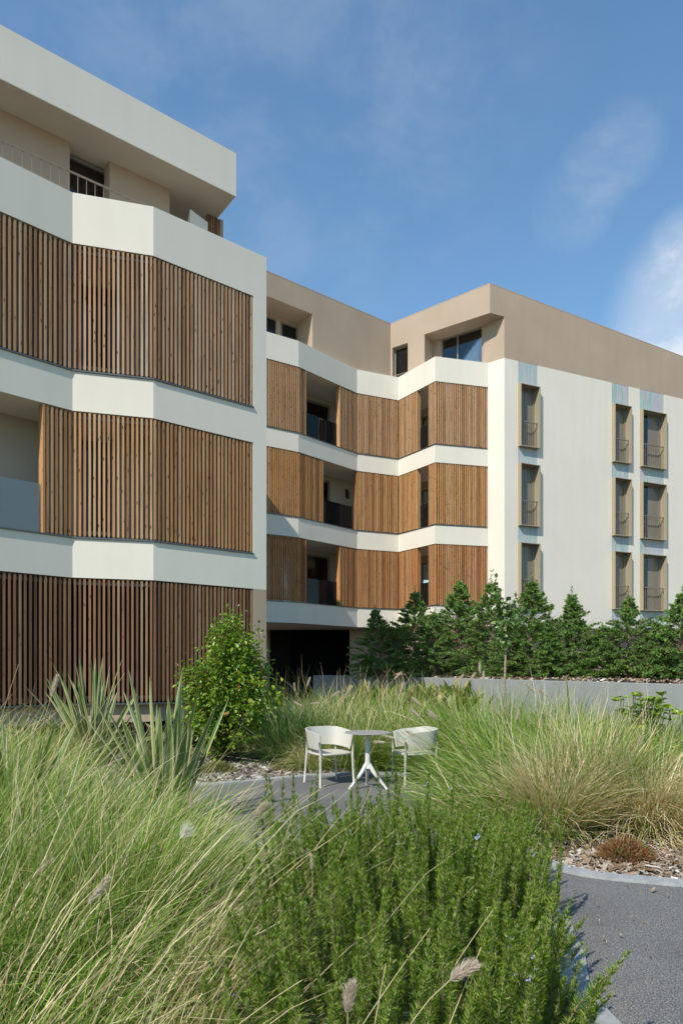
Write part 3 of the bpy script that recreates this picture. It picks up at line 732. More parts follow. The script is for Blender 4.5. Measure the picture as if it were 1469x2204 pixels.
# plume (seed head) prototype along +Z, base at the origin
def plume_mesh(name, mat, ln=.12, rad=.014, n=260, seed=2, bendx=.02):
    r = np.random.default_rng(seed); t = r.random(n); a = r.uniform(0, 2 * PI, n)
    c = np.c_[bendx * t ** 2, np.zeros(n), t * ln]; prof = np.sin(np.clip(t * .9 + .1, 0, 1) * PI) ** .6
    d = norm_rows(np.c_[np.cos(a), np.sin(a), r.uniform(.5, 1.4, n)]); l = rad * 1.5 * (.5 + prof) * r.uniform(.7, 1.3, n)
    P = np.stack([c, c + d * l[:, None] * .5, c + d * l[:, None] + np.array((0, 0, .3)) * l[:, None]], 1)
    W = np.array([.0006, .0007, .0002])[None].repeat(n, 0)
    V, Q = ribbons(P, W, norm_rows(np.cross(d, r.normal(0, 1, (n, 3)))))
    mb = MB(); mb.arr(V, Q)
    pts = [(bendx * s ** 2, 0, s * ln) for s in np.linspace(0, 1, 7)]
    mb.tube(pts, [.002, .006, .0075, .0075, .006, .004, .001], 6)
    return mb.mesh(name, M[mat])
PLUME = [plume_mesh('seed_head', 'plume', .12, .0165, 900, 2, .02), plume_mesh('seed_head', 'plume', .11, .009, 500, 3, .0)]
FLUFF = plume_mesh('seed_head', 'plumew', .05, .022, 260, 4, .0)
def seed_stalk(parent, head, direction, base, kind=0, scale=1.0, w=.0016):
    """arched stalk from base to head with its seed head as a sub-part"""
    head = np.array(head, float); base = np.array(base, float); d = nrm(direction)
    n = 9; ctrl = head - d * np.linalg.norm(head - base) * .45
    P = np.array([(1 - t) ** 2 * base + 2 * t * (1 - t) * ctrl + t * t * head for t in np.linspace(0, 1, n)])
    mb = MB(); mb.tube(list(P), list(np.linspace(w * 1.3, w * .7, n)), 5)
    st = mb.build('flower_stalk', M['straw'], parent)
    if kind is not None:
        o = bpy.data.objects.new('seed_head', FLUFF if kind == 2 else PLUME[kind]); col.objects.link(o); o.parent = st
        o.location = Vector(head - origin_of(parent)); o.scale = (scale,) * 3
        q = Vector((0, 0, 1)).rotation_difference(Vector(d)); o.rotation_mode = 'QUATERNION'; o.rotation_quaternion = q
    return st

rs = np.random.default_rng(77)
# ---- foreground left grass
cl = []
for (x, y, h, n, lx) in ((-1.35, 2.55, .72, 1900, .55), (-.85, 2.35, .50, 1500, .6), (-1.9, 3.2, .82, 1900, .5), (-1.25, 3.3, .78, 1900, .45), (-.8, 3.15, .52, 1500, .55),
                         (-2.5, 4.1, .95, 1700, .45), (-1.85, 4.2, .92, 1800, .35), (-1.25, 4.15, .85, 1700, .35), (-.85, 4.1, .48, 1300, .5), (-3.0, 5.0, 1.0, 1500, .4), (-2.35, 5.2, .95, 1500, .3), (-1.7, 5.2, .85, 1500, .3), (-1.25, 4.9, .45, 900, .4),
                         (-3.4, 6.1, 1.0, 1200, .3), (-2.7, 6.2, .9, 1200, .3), (-1.0, 1.9, .55, 1500, .6), (-.62, 3.7, .40, 800, .5), (-1.5, 1.75, .55, 900, .6)):
    cl.append(dict(x=x, y=y, r=.62, h=h * 1.12, n=int(n * .62), lean=(lx, .05), bend=1.25, tilt=.55, straw=.10, w=.0034, k=7, spread=.75, sh=1.15, m=1 if rs.random() < .45 else 0))
cl.append(dict(x=-1.15, y=3.65, r=.45, h=.85, n=900, lean=(.08, 0), bend=.6, tilt=.25, straw=.03, w=.0034, m=1, spread=.6))
for (x, y, n_, lx) in ((-1.7, 3.6, 110, .5), (-1.1, 3.0, 110, .55), (-2.4, 4.8, 100, .45), (-1.3, 2.3, 80, .6), (-1.6, 4.9, 70, .35), (-.8, 2.9, 70, .6)):
    cl.append(dict(x=x, y=y, r=.9, h=1.15, n=n_, lean=(lx, .05), bend=.35, tilt=.45, straw=.75, w=.0026, k=7, spread=.9, sh=1.0))
gl = grass_mass('fountain_grass', cl, 'tall windswept green fountain grass filling the left foreground', ('grass', 'grassp', 'straw'), 11)
# straw thatch patch between grass and rosemary
cs = [dict(x=x, y=y, r=.4, h=.55, n=900, lean=(.8, .05), bend=1.4, tilt=.7, straw=.85, w=.0030, spread=.9) for x, y in ((-.5, 2.75), (-.42, 3.1), (-.5, 3.5), (-.5, 2.35), (-.38, 2.9))]
grass_mass('dry_thatch', cs, 'flattened straw coloured dry grass beside the rosemary', ('grass', 'straw'), 12)
# ---- right hand mass
cr = []
for (x, y, h, n, st) in ((1.75, 7.3, .85, 1500, .08), (2.3, 7.5, 1.0, 1600, .12), (2.0, 8.4, 1.0, 1500, .1), (2.8, 8.2, 1.05, 1500, .12), (3.5, 8.0, 1.0, 1400, .22), (4.2, 8.2, 1.0, 1200, .2),
                      (1.95, 9.5, 1.05, 1300, .08), (2.6, 9.4, 1.05, 1300, .1), (3.4, 9.4, 1.1, 1300, .12), (4.3, 9.6, 1.05, 1100, .1), (5.1, 9.4, 1.05, 900, .1), (2.3, 10.8, 1.1, 1200, .1), (3.1, 10.8, 1.1, 1200, .1), (4.0, 11.0, 1.1, 900, .1), (1.5, 10.9, .95, 1100, .12),
                      (2.7, 12.2, 1.15, 900, .12), (3.7, 12.4, 1.15, 900, .12), (1.8, 12.4, 1.1, 900, .14), (1.55, 6.6, .7, 1100, .3), (2.5, 13.8, 1.2, 700, .1), (4.9, 11.2, 1.0, 600, .1), (4.9, 7.9, .95, 800, .3)):
    lx = -.55 if x < 2.2 else (-.3 if x < 2.9 else (.02 if x < 3.8 else .12))
    cr.append(dict(x=x, y=y, r=.7, h=h * (1.22 if y > 10 else 1.05), n=int(n * .72), lean=(lx, -.05), bend=1.35, tilt=.65, straw=st * .3, w=.0044, spread=.95, sh=1.15, m=0 if rs.random() < .8 else 1))
for (x, y, n_, lx) in ((2.3, 7.2, 60, .02), (2.6, 7.9, 40, .1), (3.1, 7.6, 40, .15), (1.9, 8.3, 25, -.3), (3.6, 8.6, 30, .1), (2.2, 10, 25, -.2)):
    cr.append(dict(x=x, y=y, r=.7, h=1.35, n=n_, lean=(lx, 0), bend=.3, tilt=.3, straw=.85, w=.0036, k=7, spread=.8, sh=1.0))
gr = grass_mass('fountain_grass', cr, 'billowing green fountain grass sweeping right of the table to the planter wall', ('grass', 'grassp', 'straw'), 13)
# ---- grass behind chairs
cb = []
for (x, y, h, n) in ((.1, 10.8, .9, 1300), (.8, 11.0, .95, 1300), (-.2, 11.8, 1.0, 1100), (.6, 12.2, 1.05, 1100), (1.2, 11.9, 1.05, 1000), (0.0, 13.2, 1.1, 900), (.9, 13.6, 1.15, 900), (-.8, 13.4, 1.1, 800), (-.1, 15.0, 1.2, 600), (1.6, 14.6, 1.2, 600), (2.0, 16.5, 1.2, 400), (.6, 16.5, 1.2, 500), (-1.0, 15.4, 1.1, 500)):
    cb.append(dict(x=x, y=y, r=.75, h=h * (1.12 if y > 12.5 else .97), n=n, lean=(rs.normal(.05, .12), -.05), bend=1.0, tilt=.45, straw=.10, w=.0046, spread=.7, k=5, sh=1.25, m=1 if rs.random() < .6 else 0))
gb = grass_mass('fountain_grass', cb, 'pale green fountain grass behind the chairs in front of the undercroft', ('grass', 'grassp', 'straw'), 14)
# ---- grass at the foot of the near block
cb = []
for (x, y, h, n) in ((-4.6, 8.0, .9, 900), (-3.9, 8.6, .8, 800), (-5.0, 10.2, .9, 700), (-4.4, 10.9, .8, 700), (-3.3, 11.6, .6, 500), (-5.6, 9.4, .9, 500), (-4.2, 7.2, .95, 900), (-3.5, 7.2, .8, 700)):
    cb.append(dict(x=x, y=y, r=.6, h=h * 1.2, n=n, lean=(.2, 0), bend=1.1, tilt=.5, straw=.15, w=.003, spread=.7, k=5, sh=1.2))
ga = grass_mass('fountain_grass', cb, 'green grass below the dark ground floor slat screen at the left edge', ('grass', 'straw'), 15)
# ---- distinct tussocks
def tussock(name, label, x, y, mats, seed, **kw):
    o = grass_mass(name, [dict(x=x, y=y, **kw)], label, mats, seed, None, loc=(x, y, 0))
    ORIGIN[o] = np.array((x, y, 0.0)); return o
t1 = tussock('grass_tussock', 'straw coloured dry grass tussock at the mulch edge, nearest the rosemary', 2.02, 6.5, ('grassp', 'straw'), 21, r=.7, h=.80, n=2300, straw=.7, bend=1.05, tilt=.6, w=.0038, spread=.3, lean=(.02, -.05))
t2 = tussock('grass_tussock', 'big bleached dry grass tussock spilling over mulch at the right edge', 3.0, 6.6, ('grassp', 'straw'), 22, r=.8, h=.85, n=2600, straw=.88, bend=1.5, tilt=.85, w=.0038, spread=.3, lean=(.12, -.05))
t2b = tussock('grass_tussock', 'half dry pale grass tussock behind the two straw coloured tussocks', 2.55, 6.95, ('grassp', 'straw'), 25, r=.8, h=1.1, n=1700, straw=.25, bend=.7, tilt=.5, w=.0036, spread=.35)
t3 = tussock('grass_tussock', 'dense dark blue green grass tussock between the leafy shrub and left chair', -.85, 11.3, ('grassd', 'straw'), 23, r=.75, h=1.05, n=3000, straw=.05, bend=.75, tilt=.6, w=.004, spread=.4)
t4 = tussock('grass_tussock', 'small drooping brown tipped tussock beneath the dark grass by the bark mulch', -.45, 10.55, ('grassp', 'straw'), 24, r=.5, h=.55, n=1200, straw=.5, bend=1.5, tilt=.7, w=.003, spread=.4)

# ---- seed heads
def px(u, v, Y): return at(u, v, Y)
for (u, v, Y, dx, dz, bx, by, kd, s) in ((190, 1945, 2.5, .6, .75, -.35, 0, 1, 1.1), (110, 1500, 4.4, .3, 1, -.5, 0, 1, 1.3), (78, 1878, 3.4, .8, .6, -.5, .1, 1, 1.0), (388, 1806, 2.9, .6, .8, -.3, .1, 2, .9), (545, 1765, 4.6, .6, .85, -.5, .1, 0, 1.2), (410, 1742, 4.4, .05, 1, -.2, .1, 1, .9),
                                         (40, 1430, 4.6, .35, 1, -.4, 0, None, 1), (268, 1450, 5.2, .6, .8, -.7, 0, None, 1), (470, 1640, 4.5, .6, .8, -.6, 0, None, 1), (230, 1560, 5.0, .5, .8, -.6, 0, None, 1), (600, 1700, 4.2, .8, .7, -.8, 0, None, 1), (90, 1640, 3.9, .3, .9, -.3, 0, None, 1), (300, 1700, 4.0, .5, .8, -.5, 0, None, 1),
                                         (250, 1820, 3.0, .6, .8, -.5, 0, None, 1), (560, 1990, 2.7, .8, .6, -.6, 0, None, 1), (330, 2010, 2.6, .7, .7, -.5, 0, None, 1), (700, 1690, 3.6, .85, .6, -1.0, 0, None, 1), (640, 1720, 3.4, .3, 1, -.3, 0, None, 1), (180, 1850, 3.1, .2, 1, -.2, 0, None, 1), (120, 2000, 2.6, .6, .8, -.4, 0, None, 1)):
    h = px(u, v, Y); seed_stalk(gl, h, (dx, 0, dz), (h[0] + bx, Y + by, .05), kd, s)
for (u, v, Y, dx, dz, bx, by, kd, s) in ((870, 1572, 8.2, .8, -.45, 1.1, .2, 0, 1.4), (850, 1590, 8.0, -.9, .25, 1.2, .2, 0, 1.3), (905, 1545, 8.3, -.7, .6, 1.0, .2, 0, 1.4), (830, 1598, 7.9, -1, .05, 1.2, .2, 1, 1.3), (985, 1690, 7.2, .8, -.5, .7, .2, 1, 1.2), (940, 1545, 8.5, -.7, .6, .8, .1, 0, 1.3),
                                         (1040, 1470, 11, 0, 1, .1, 0, 1, 1.7), (1110, 1550, 9, .3, .9, .1, .1, 1, 1.3), (1150, 1490, 10, -.6, .6, .4, 0, 0, 1.7), (1180, 1500, 9.5, -.7, .6, .4, 0, 1, 1.5), (1205, 1555, 8.3, -.5, .8, .3, .1, 1, 1.2), (1220, 1620, 7.5, -.5, .8, .3, 0, None, 1), (1290, 1540, 7.5, .2, 1, -.1, 0, None, 1), (1340, 1560, 7.3, .5, .8, -.3, 0, None, 1), (1400, 1510, 8, .4, 1, -.2, 0, None, 1), (1240, 1500, 8.5, -.2, 1, .2, 0, None, 1), (1370, 1610, 7.3, .3, 1, -.2, 0, 1, 1.2), (1070, 1540, 9, -.2, 1, .2, 0, 1, 1.2)):
    h = px(u, v, Y); seed_stalk(gr, h, (dx, 0, dz), (h[0] + bx, Y + by, .05), None if kd is None else 1, s, .0018)
for (u, v, Y, dx, dz, kd, s) in ((660, 1478, 12.5, .35, 1, 0, 1.7), (635, 1490, 12.3, -.1, 1, 1, 1.6), (712, 1500, 12, .8, .5, 0, 1.7), (745, 1492, 12.5, .6, .7, 0, 1.7), (700, 1470, 13, .5, 1, None, 1), (650, 1520, 11.5, -.8, .4, 1, 1.5), (668, 1515, 11.6, .9, .1, 0, 1.5), (760, 1480, 13, .1, 1, None, 1), (848, 1462, 13.5, .7, .7, 0, 1.9), (792, 1490, 13, .1, 1, 1, 1.9), (862, 1490, 13, .3, 1, 1, 1.9), (885, 1500, 11.5, .7, -.6, 0, 1.8), (920, 1535, 10.8, .8, -.5, 0, 1.8), (985, 1470, 13, .5, .8, 1, 1.8), (645, 1455, 13, .2, 1, None, 1), (775, 1430, 14, 0, 1, None, 1), (1010, 1465, 13, .6, .8, 0, 1.8), (1032, 1450, 12.5, -.0, 1, 1, 2.0)):
    h = px(u, v, Y); seed_stalk(gb, h, (dx, 0, dz), (h[0] - dx * .5, Y + .2, .05), None if kd is None else 1, s * .95, .0022)

# ---- rosemary
def rosemary(name, label, spots, seed, flowers=0, lean=(0, 0)):
    r = np.random.default_rng(seed); nd = MB(); st = MB(); fl = MB()
    org = np.array((np.mean([s[0] for s in spots]), np.mean([s[1] for s in spots]), 0.0))
    e = thing(name, tuple(org), label, 'shrub', 'rosemary shrubs in the foreground')
    for (x, y, h, lx, ly) in spots:
        k = 9; t = np.linspace(0, 1, k)
        bx = r.normal(0, .03); by = r.normal(0, .03)
        P = np.c_[x + lx * h * t ** 1.5 + bx * np.sin(t * 3), y + ly * h * t ** 1.5 + by * np.sin(t * 3), h * t * (1 - .12 * (lx * lx + ly * ly))]
        st.tube(list(P), list(np.linspace(.0035, .0014, k)), 4)
        m = int(h * 150) ; tt = np.sort(r.uniform(.14, 1, m) ** .85)
        c = np.stack([np.interp(tt, t, P[:, i]) for i in range(3)], 1)
        ax = nrm(P[-1] - P[k // 2])
        for wh in range(7):
            a = tt * 40 + wh * 2 * PI / 7 + r.normal(0, .35, m)
            rad = np.c_[np.cos(a), np.sin(a), np.zeros(m)]
            up = .5 + 1.0 * tt ** 5 + r.normal(0, .25, m)
            d = norm_rows(rad + ax * up[:, None])
            l = r.uniform(.018, .037, m) * (1 - .55 * tt ** 8)
            PP = np.stack([c, c + d * l[:, None] * .55, c + d * l[:, None] + np.array((0, 0, .12)) * l[:, None]], 1)
            W = np.array([.0009, .00145, .0005])[None].repeat(m, 0)
            V, Q = ribbons(PP, W, norm_rows(np.cross(d, np.array((0, 0, 1.0)) + r.normal(0, .4, (m, 3))))); nd.arr(V, Q)
        if r.random() < flowers:
            for _ in range(r.integers(2, 6)):
                q = r.uniform(.72, .95); p = np.array([np.interp(q, t, P[:, i]) for i in range(3)]); a = r.uniform(0, 2 * PI); p = p + .014 * np.array((math.cos(a), math.sin(a), .3))
                for b in range(4):
                    d = nrm(r.normal(0, 1, 3)); s2 = nrm(np.cross(d, r.normal(0, 1, 3))); fl.add([p, p + d * .008 + s2 * .004, p + d * .011, p + d * .008 - s2 * .004], [(0, 1, 2, 3)])
    st.build('stem', M['rosestem'], e); nd.build('foliage', M['rosemary'], e)
    if fl.n: fl.build('flower', M['flower'], e)['kind'] = 'stuff'
    return e
r = np.random.default_rng(31)
main = []; right = []; back = []
while len(main) < 560:
    x = r.uniform(-.45, 1.18); y = r.uniform(2.15, 4.6)
    if ((x - .27 - .13 * (y - 3.3)) / .70) ** 2 + ((y - 3.4) / 1.5) ** 2 > 1: continue
    h = .82 * (1 - .22 * (((x - .30) / .8) ** 2 + ((y - 3.3) / 1.25) ** 2)) * r.uniform(.62, 1.12)
    main.append((x, y, h, (x - .3) * .16 + r.normal(0, .07), (y - 3.6) * .06 + r.normal(0, .07)))
while len(back) < 48:
    x = r.uniform(-.62, .75); y = r.uniform(4.5, 5.3)
    if y > 5.05 - .0 * x and x > .55: continue
    back.append((x, y, r.uniform(.52, .92), r.normal(0, .1), r.normal(0, .08)))
while len(right) < 50:
    x = r.uniform(.70, .92); y = r.uniform(2.5, 3.6)
    right.append((x, y, r.uniform(.36, .60), r.uniform(.10, .45), r.normal(-.05, .12)))
while len(main) < 640:
    x = r.uniform(.75, 1.26); y = r.uniform(4.0, 4.85)
    main.append((x, y, r.uniform(.45, .72), r.normal(.06, .09), r.normal(0, .08)))
rosemary('rosemary_shrub', 'large dense green rosemary shrub in the middle of the foreground', main, 41, .035)
rosemary('rosemary_shrub', 'thin upright rosemary spires with blue flowers standing in front of the chair legs', back, 42, .35)
rosemary('rosemary_shrub', 'low rosemary stems leaning out over the kerb of the dark asphalt path', right, 43, .0)
# grass plumes poking through the rosemary
for (u, v, Y, dx, dz, bx, kd, s) in ((968, 2110, 1.85, .75, .6, -.2, 0, .68), (748, 2180, 1.85, .02, 1, -.05, 0, .66), (672, 1875, 3.4, -.05, 1, -.1, 1, .9), (632, 1835, 3.6, .9, .1, -.4, 1, .8), (640, 1905, 3.2, .6, .7, -.5, None, 1), (925, 1998, 2.1, .6, .8, -.45, None, 1), (880, 1790, 3.4, .45, .9, -.4, None, 1), (1060, 1960, 2.2, .6, .8, -.4, None, 1), (760, 1780, 3.3, .4, .9, -.3, None, 1), (830, 2075, 1.9, .2, 1, -.1, None, 1), (1035, 2040, 1.9, .4, .9, -.25, None, 1), (650, 2110, 1.9, .85, .5, -.6, None, 1), (800, 1690, 4.1, .35, .9, -.4, None, 1)):
    h = px(u, v, Y); seed_stalk(gl, h, (dx, 0, dz), (h[0] + bx, Y, .1), kd, s)

# ---- flax (sword leaved) plants
def flax(label, x, y, h, n, seed, spread=.5, w=.035):
    r = np.random.default_rng(seed)
    e = thing('flax_plant', (x, y, 0), label, 'flax plant', 'variegated flax plants')
    mb = MB(); k = 8; t = np.linspace(0, 1, k)
    for i in range(n):
        a = r.uniform(0, 2 * PI); th0 = abs(r.normal(0, spread)); L_ = h * r.uniform(.55, 1.1) * (1 - .1 * th0); kap = r.uniform(0, .35) + (th0 > .6) * .3
        hv = np.array((math.cos(a), math.sin(a))); P = [np.array((x + .10 * r.random() * hv[0], y + .10 * r.random() * hv[1], 0.))]
        for j in range(1, k):
            th = th0 + kap * t[j] ** 2; P.append(P[-1] + np.array((hv[0] * math.sin(th), hv[1] * math.sin(th), math.cos(th))) * L_ / (k - 1))
        P = np.array(P); tw = r.uniform(-.9, .9); sd = np.array((-hv[1], hv[0], 0)) * math.cos(tw) + np.array((hv[0] * math.cos(th0), hv[1] * math.cos(th0), -math.sin(th0))) * math.sin(tw)
        nn = np.cross(sd, nrm(P[-1] - P[0])); W = w * r.uniform(.8, 1.2) * np.minimum(1, .55 + t * 1.2) * (1 - t ** 4) ** .8 + .001
        rows = [P - sd * W[:, None] + nn * W[:, None] * .45, P - sd * W[:, None] * .72 + nn * W[:, None] * .3, P, P + sd * W[:, None] * .72 + nn * W[:, None] * .3, P + sd * W[:, None] + nn * W[:, None] * .45]
        V = np.stack(rows, 1).reshape(-1, 3)
        for c, mi in ((0, 1), (1, 0), (2, 0), (3, 1)):
            pass
        base = mb.n; mb.v.append(V); mb.n += len(V)
        for j in range(k - 1):
            for c, mi in ((0, 1), (1, 0), (2, 0), (3, 1)):
                q = base + j * 5 + c; mb.f.append((q, q + 1, q + 6, q + 5)); mb.mi.append(mi)
    mb.build('foliage', [M['flaxgreen'], M['flaxedge']], e, smooth=False)
    return e
flax('big striped flax plant with broad sword leaves in the left foreground grass', -1.78, 7.0, 1.5, 30, 51, .27, .046)
flax('dense spiky flax plant against the slat screen at the left', -3.95, 10.9, 1.75, 60, 52, .55, .036)
flax('flax plant cut by the left edge of the photo', -2.95, 6.2, 1.3, 16, 53, .36, .048)
flax('small flax plant half hidden behind the round leafy shrub', -2.75, 12.0, 1.1, 22, 54, .6, .03)
flax('lone flax blades sticking up through the grass below the planter wall', 3.35, 9.9, 1.38, 7, 55, .28, .035)

# ---- leaves helper
def leaves(mb, C, D, size, r, fold=.35, aspect=.5, mi=0):
    """folded diamond leaves: centres C (n,3), pointing D (n,3)"""
    n = len(C); s = size * r.uniform(.6, 1.25, n)[:, None]
    D = norm_rows(D); S = norm_rows(np.cross(D, np.array((0, 0, 1.0)) + r.normal(0, .45, (n, 3)))); U = np.cross(S, D)
    a = C; b = C + D * s; l = C + D * s * .45 - S * s * aspect * .5 + U * s * fold * .25; rr = C + D * s * .45 + S * s * aspect * .5 + U * s * fold * .25
    l2 = C + D * s * .8 - S * s * aspect * .33 + U * s * fold * .12; r2 = C + D * s * .8 + S * s * aspect * .33 + U * s * fold * .12
    V = np.stack([a, l, l2, b - U * s * .08, r2, rr, C + D * s * .5], 1).reshape(-1, 3)
    i = np.arange(n)[:, None] * 7
    Q = np.concatenate([i + np.array([[0, 6, 2, 1]]), i + np.array([[6, 3, 2, 2]])[:, [0, 1, 2, 2]]], 0)
    # two quads per half
    F1 = i + np.array([[0, 6, 2, 1]]); F2 = i + np.array([[0, 5, 4, 6]])
    mb.arr(V, np.concatenate([F1, F2]), mi)
    n0 = mb.n - len(V)
    T = np.concatenate([i + np.array([[6, 3, 2]]), i + np.array([[6, 4, 3]])]) + n0
    mb.f.extend(map(tuple, T.tolist())); mb.mi.extend([mi] * len(T))
def leafy_shrub():
    x, y = -1.92, 11.6; r = np.random.default_rng(61)
    e = thing('leafy_shrub', (x, y, 0), 'round bushy shrub with glossy light green leaves by the corner of the near block', 'shrub')
    st = MB(); lf = MB(); C = []; D = []
    for i in range(120):
        a = r.uniform(0, 2 * PI); zt = r.beta(1.5, 1.5)
        prof = np.interp(zt, [0, .12, .35, .6, .8, 1], [.5, .82, 1.02, .84, .42, .10]) * r.uniform(.6, 1.08)
        top = np.array((x + prof * math.cos(a) * .88, y + prof * math.sin(a) * .85, .18 + 2.28 * zt + r.normal(0, .06)))
        if zt > .8: top[0] += .0
        b = np.array((x + .08 * math.cos(a), y + .08 * math.sin(a), .05 + .75 * zt * r.uniform(.3, 1)))
        mid = (b + top) / 2 + np.array((0, 0, .10)); P = np.array([(1 - t) ** 2 * b + 2 * t * (1 - t) * mid + t * t * top for t in np.linspace(0, 1, 7)])
        st.tube(list(P), list(np.linspace(.011, .003, 7)), 5)
        m = r.integers(75, 120); tt = r.uniform(.35, 1.05, m) ** .8
        c = np.stack([np.interp(tt, np.linspace(0, 1, 7), P[:, k]) for k in range(3)], 1) + r.normal(0, .085, (m, 3))
        C.append(c); D.append(norm_rows(r.normal(0, .6, (m, 3)) + np.array((math.cos(a), math.sin(a), .1)) * .7))
    for i in range(26):      # upright leader shoots
        s0 = np.array((x + r.normal(0.06, .17), y + r.normal(0, .16), 1.75)); hh = r.uniform(.2, .60)
        P = np.array([s0 + np.array((r.normal(0, .0), 0, 0)) + np.array((.0, 0, hh)) * t for t in np.linspace(0, 1, 5)]); st.tube(list(P), .004, 4)
        m = 26; tt = r.random(m); c = s0 + np.array((0, 0, hh)) * tt[:, None] + r.normal(0, .05, (m, 3)); C.append(c); D.append(r.normal(0, 1, (m, 3)) + np.array((0, 0, .3)))
    leaves(lf, np.concatenate(C), np.concatenate(D), .084, r, .5, .58)
    st.build('branches', M['darkbark'], e); lf.build('foliage', M['shrub'], e)
leafy_shrub()

# ---- conifers
def conifer_meshes(seed, h=2.5, wid=.85):
    r = np.random.default_rng(seed); P = []; W = []; S = []; tr = MB()
    tp = [(0, 0, -.05), (.02, .01, h * .3), (-.01, .02, h * .6), (.0, 0, h * .97)]
    tr.tube(tp, [.035, .028, .016, .004], 7)
    nb_ = 270
    for i in range(nb_):
        z = h * (.01 + .92 * (i / nb_) ** 1.3) ; a = r.uniform(0, 2 * PI)
        f = z / h; prof = np.interp(f, [0, .12, .35, .6, .8, .92, 1], [1.1, 1.02, .80, .44, .18, .07, .03]) * wid * r.uniform(.40, 1.32)
        el = r.uniform(.10, .55) + .55 * f
        d = np.array((math.cos(a) * math.cos(el), math.sin(a) * math.cos(el), math.sin(el)))
        Lb = prof / math.cos(min(el, .75)) * .9; b0 = np.array((0, 0, z))
        tr.tube([b0, b0 + d * Lb * .5 + np.array((0, 0, .02)), b0 + d * Lb], [.007, .005, .002], 4, cap=False)
        m = int(16 + 26 * prof)
        tt = r.uniform(.25, 1, m) ** .6
        base = b0 + d * Lb * tt[:, None] + np.array((0, 0, -.22)) * (tt[:, None] ** 2) * Lb + r.normal(0, .006 + .016 * prof, (m, 3)) * (1.25 - tt[:, None])
        sa = np.cross(d, (0, 0, 1.0)); sa /= np.linalg.norm(sa)
        dd = norm_rows(d * r.uniform(.5, 1.2, m)[:, None] + sa * r.normal(0, .42, m)[:, None] + np.array((0, 0, 1)) * r.normal(.16, .26, m)[:, None])
        ln = r.uniform(.06, .17, m) * np.interp(tt, [.25, 1], [1.15, .7])
        up = np.cross(dd, sa)
        # each spray: a main ribbon with two side twigs
        for off, sc_, lf in ((0, 0.0, 1.0), (.35, .8, .6), (.35, -.8, .6), (.6, .7, .4), (.6, -.7, .4)):
            o = base + dd * ln[:, None] * off; nv = norm_rows(np.array((math.cos(a), math.sin(a), .55)) + r.normal(0, .55, (m, 3))); side = norm_rows(np.cross(dd, nv))
            dv = norm_rows(dd + side * sc_); l = ln * lf
            P.append(np.stack([o, o + dv * l[:, None] * .5, o + dv * l[:, None] + np.array((0, 0, -.15)) * l[:, None]], 1))
            W.append(np.array([.0055, .0085, .0012])[None].repeat(m, 0) * r.uniform(.8, 1.3, (m, 1))); S.append(norm_rows(np.cross(dv, nv) + 1e-6))
    # leader tip
    m = 60; zz = r.uniform(.86, 1.05, m) * h; a = r.uniform(0, 2 * PI, m); dv = norm_rows(np.c_[np.cos(a), np.sin(a), r.uniform(.5, 1.6, m)]); o = np.c_[np.zeros(m), np.zeros(m), zz]
    l = r.uniform(.05, .16, m) * np.interp(zz / h, [.86, 1.05], [1.2, .5])
    P.append(np.stack([o, o + dv * l[:, None] * .5, o + dv * l[:, None]], 1)); W.append(np.array([.005, .008, .0015])[None].repeat(m, 0)); S.append(norm_rows(np.cross(dv, np.array((0, 0, 1.0)))))
    V, Q = ribbons(np.concatenate(P), np.concatenate(W), np.concatenate(S)); mb = MB(); mb.arr(V, Q)
    return mb.mesh('crown', M['conifer']), tr.mesh('trunk', M['bark'])
CON = [conifer_meshes(71, 2.5, 1.0), conifer_meshes(72, 2.6, 1.1), conifer_meshes(73, 2.4, .95), conifer_meshes(74, 2.5, 1.05)]
con = [(822, 1300, 23.0, 0, 1.0, 'leftmost conifer, leaning toward the dark undercroft opening'),
       (893, 1262, 22.6, 1, .95, 'bushy conifer with a thin tip in front of the narrow open bay'),
       (935, 1310, 21.6, 3, 1.0, 'short conifer squeezed between two taller ones under the orange slat screen'),
       (988, 1240, 22.4, 2, 1.0, 'tall thin tipped conifer in front of the right orange slat screen'),
       (1056, 1240, 21.5, 1, .9, 'conifer standing directly behind the young broadleaf tree'),
       (1144, 1236, 20.8, 0, 1.0, 'conifer with a slim tip in front of the lowest left window'),
       (1230, 1266, 20.2, 3, 1.0, 'open conifer with a visible pale trunk before the blank cream wall'),
       (1296, 1340, 19.6, 2, 1.25, 'low dark conifer filling the gap before the blank cream wall'),
       (1352, 1272, 19.4, 1, .95, 'full conifer in front of the narrow middle window column'),
       (1412, 1332, 18.8, 2, 1.2, 'lower conifer in front of the wide right window column'),
       (1468, 1262, 18.4, 0, 1.05, 'conifer cut off by the right edge of the photo'),
       (1186, 1342, 19.9, 3, 1.15, 'low bushy conifer filling the gap before the lowest left window'),
       (1098, 1340, 20.4, 2, 1.2, 'low conifer filling the gap just right of the young broadleaf tree')]
for i, (u, v, Y, k, sw, lab) in enumerate(con):
    x, y, zt = at(u, v, Y); hh = zt - (ZP - .05); base_h = (2.5, 2.6, 2.4, 2.5)[k] * 1.04
    e = thing('conifer_tree', (x, y, ZP - .05), lab, 'tree', 'conifers along the planter')
    s = hh / base_h; e.scale = (s * sw * 1.14, s * sw * 1.14, s); e.rotation_euler = (0, 0, i * 1.9)
    if i == 0: e.rotation_euler = (0, R(-6), 0)
    for nm, me in (('crown', CON[k][0]), ('trunk', CON[k][1])):
        o = bpy.data.objects.new(nm, me); col.objects.link(o); o.parent = e
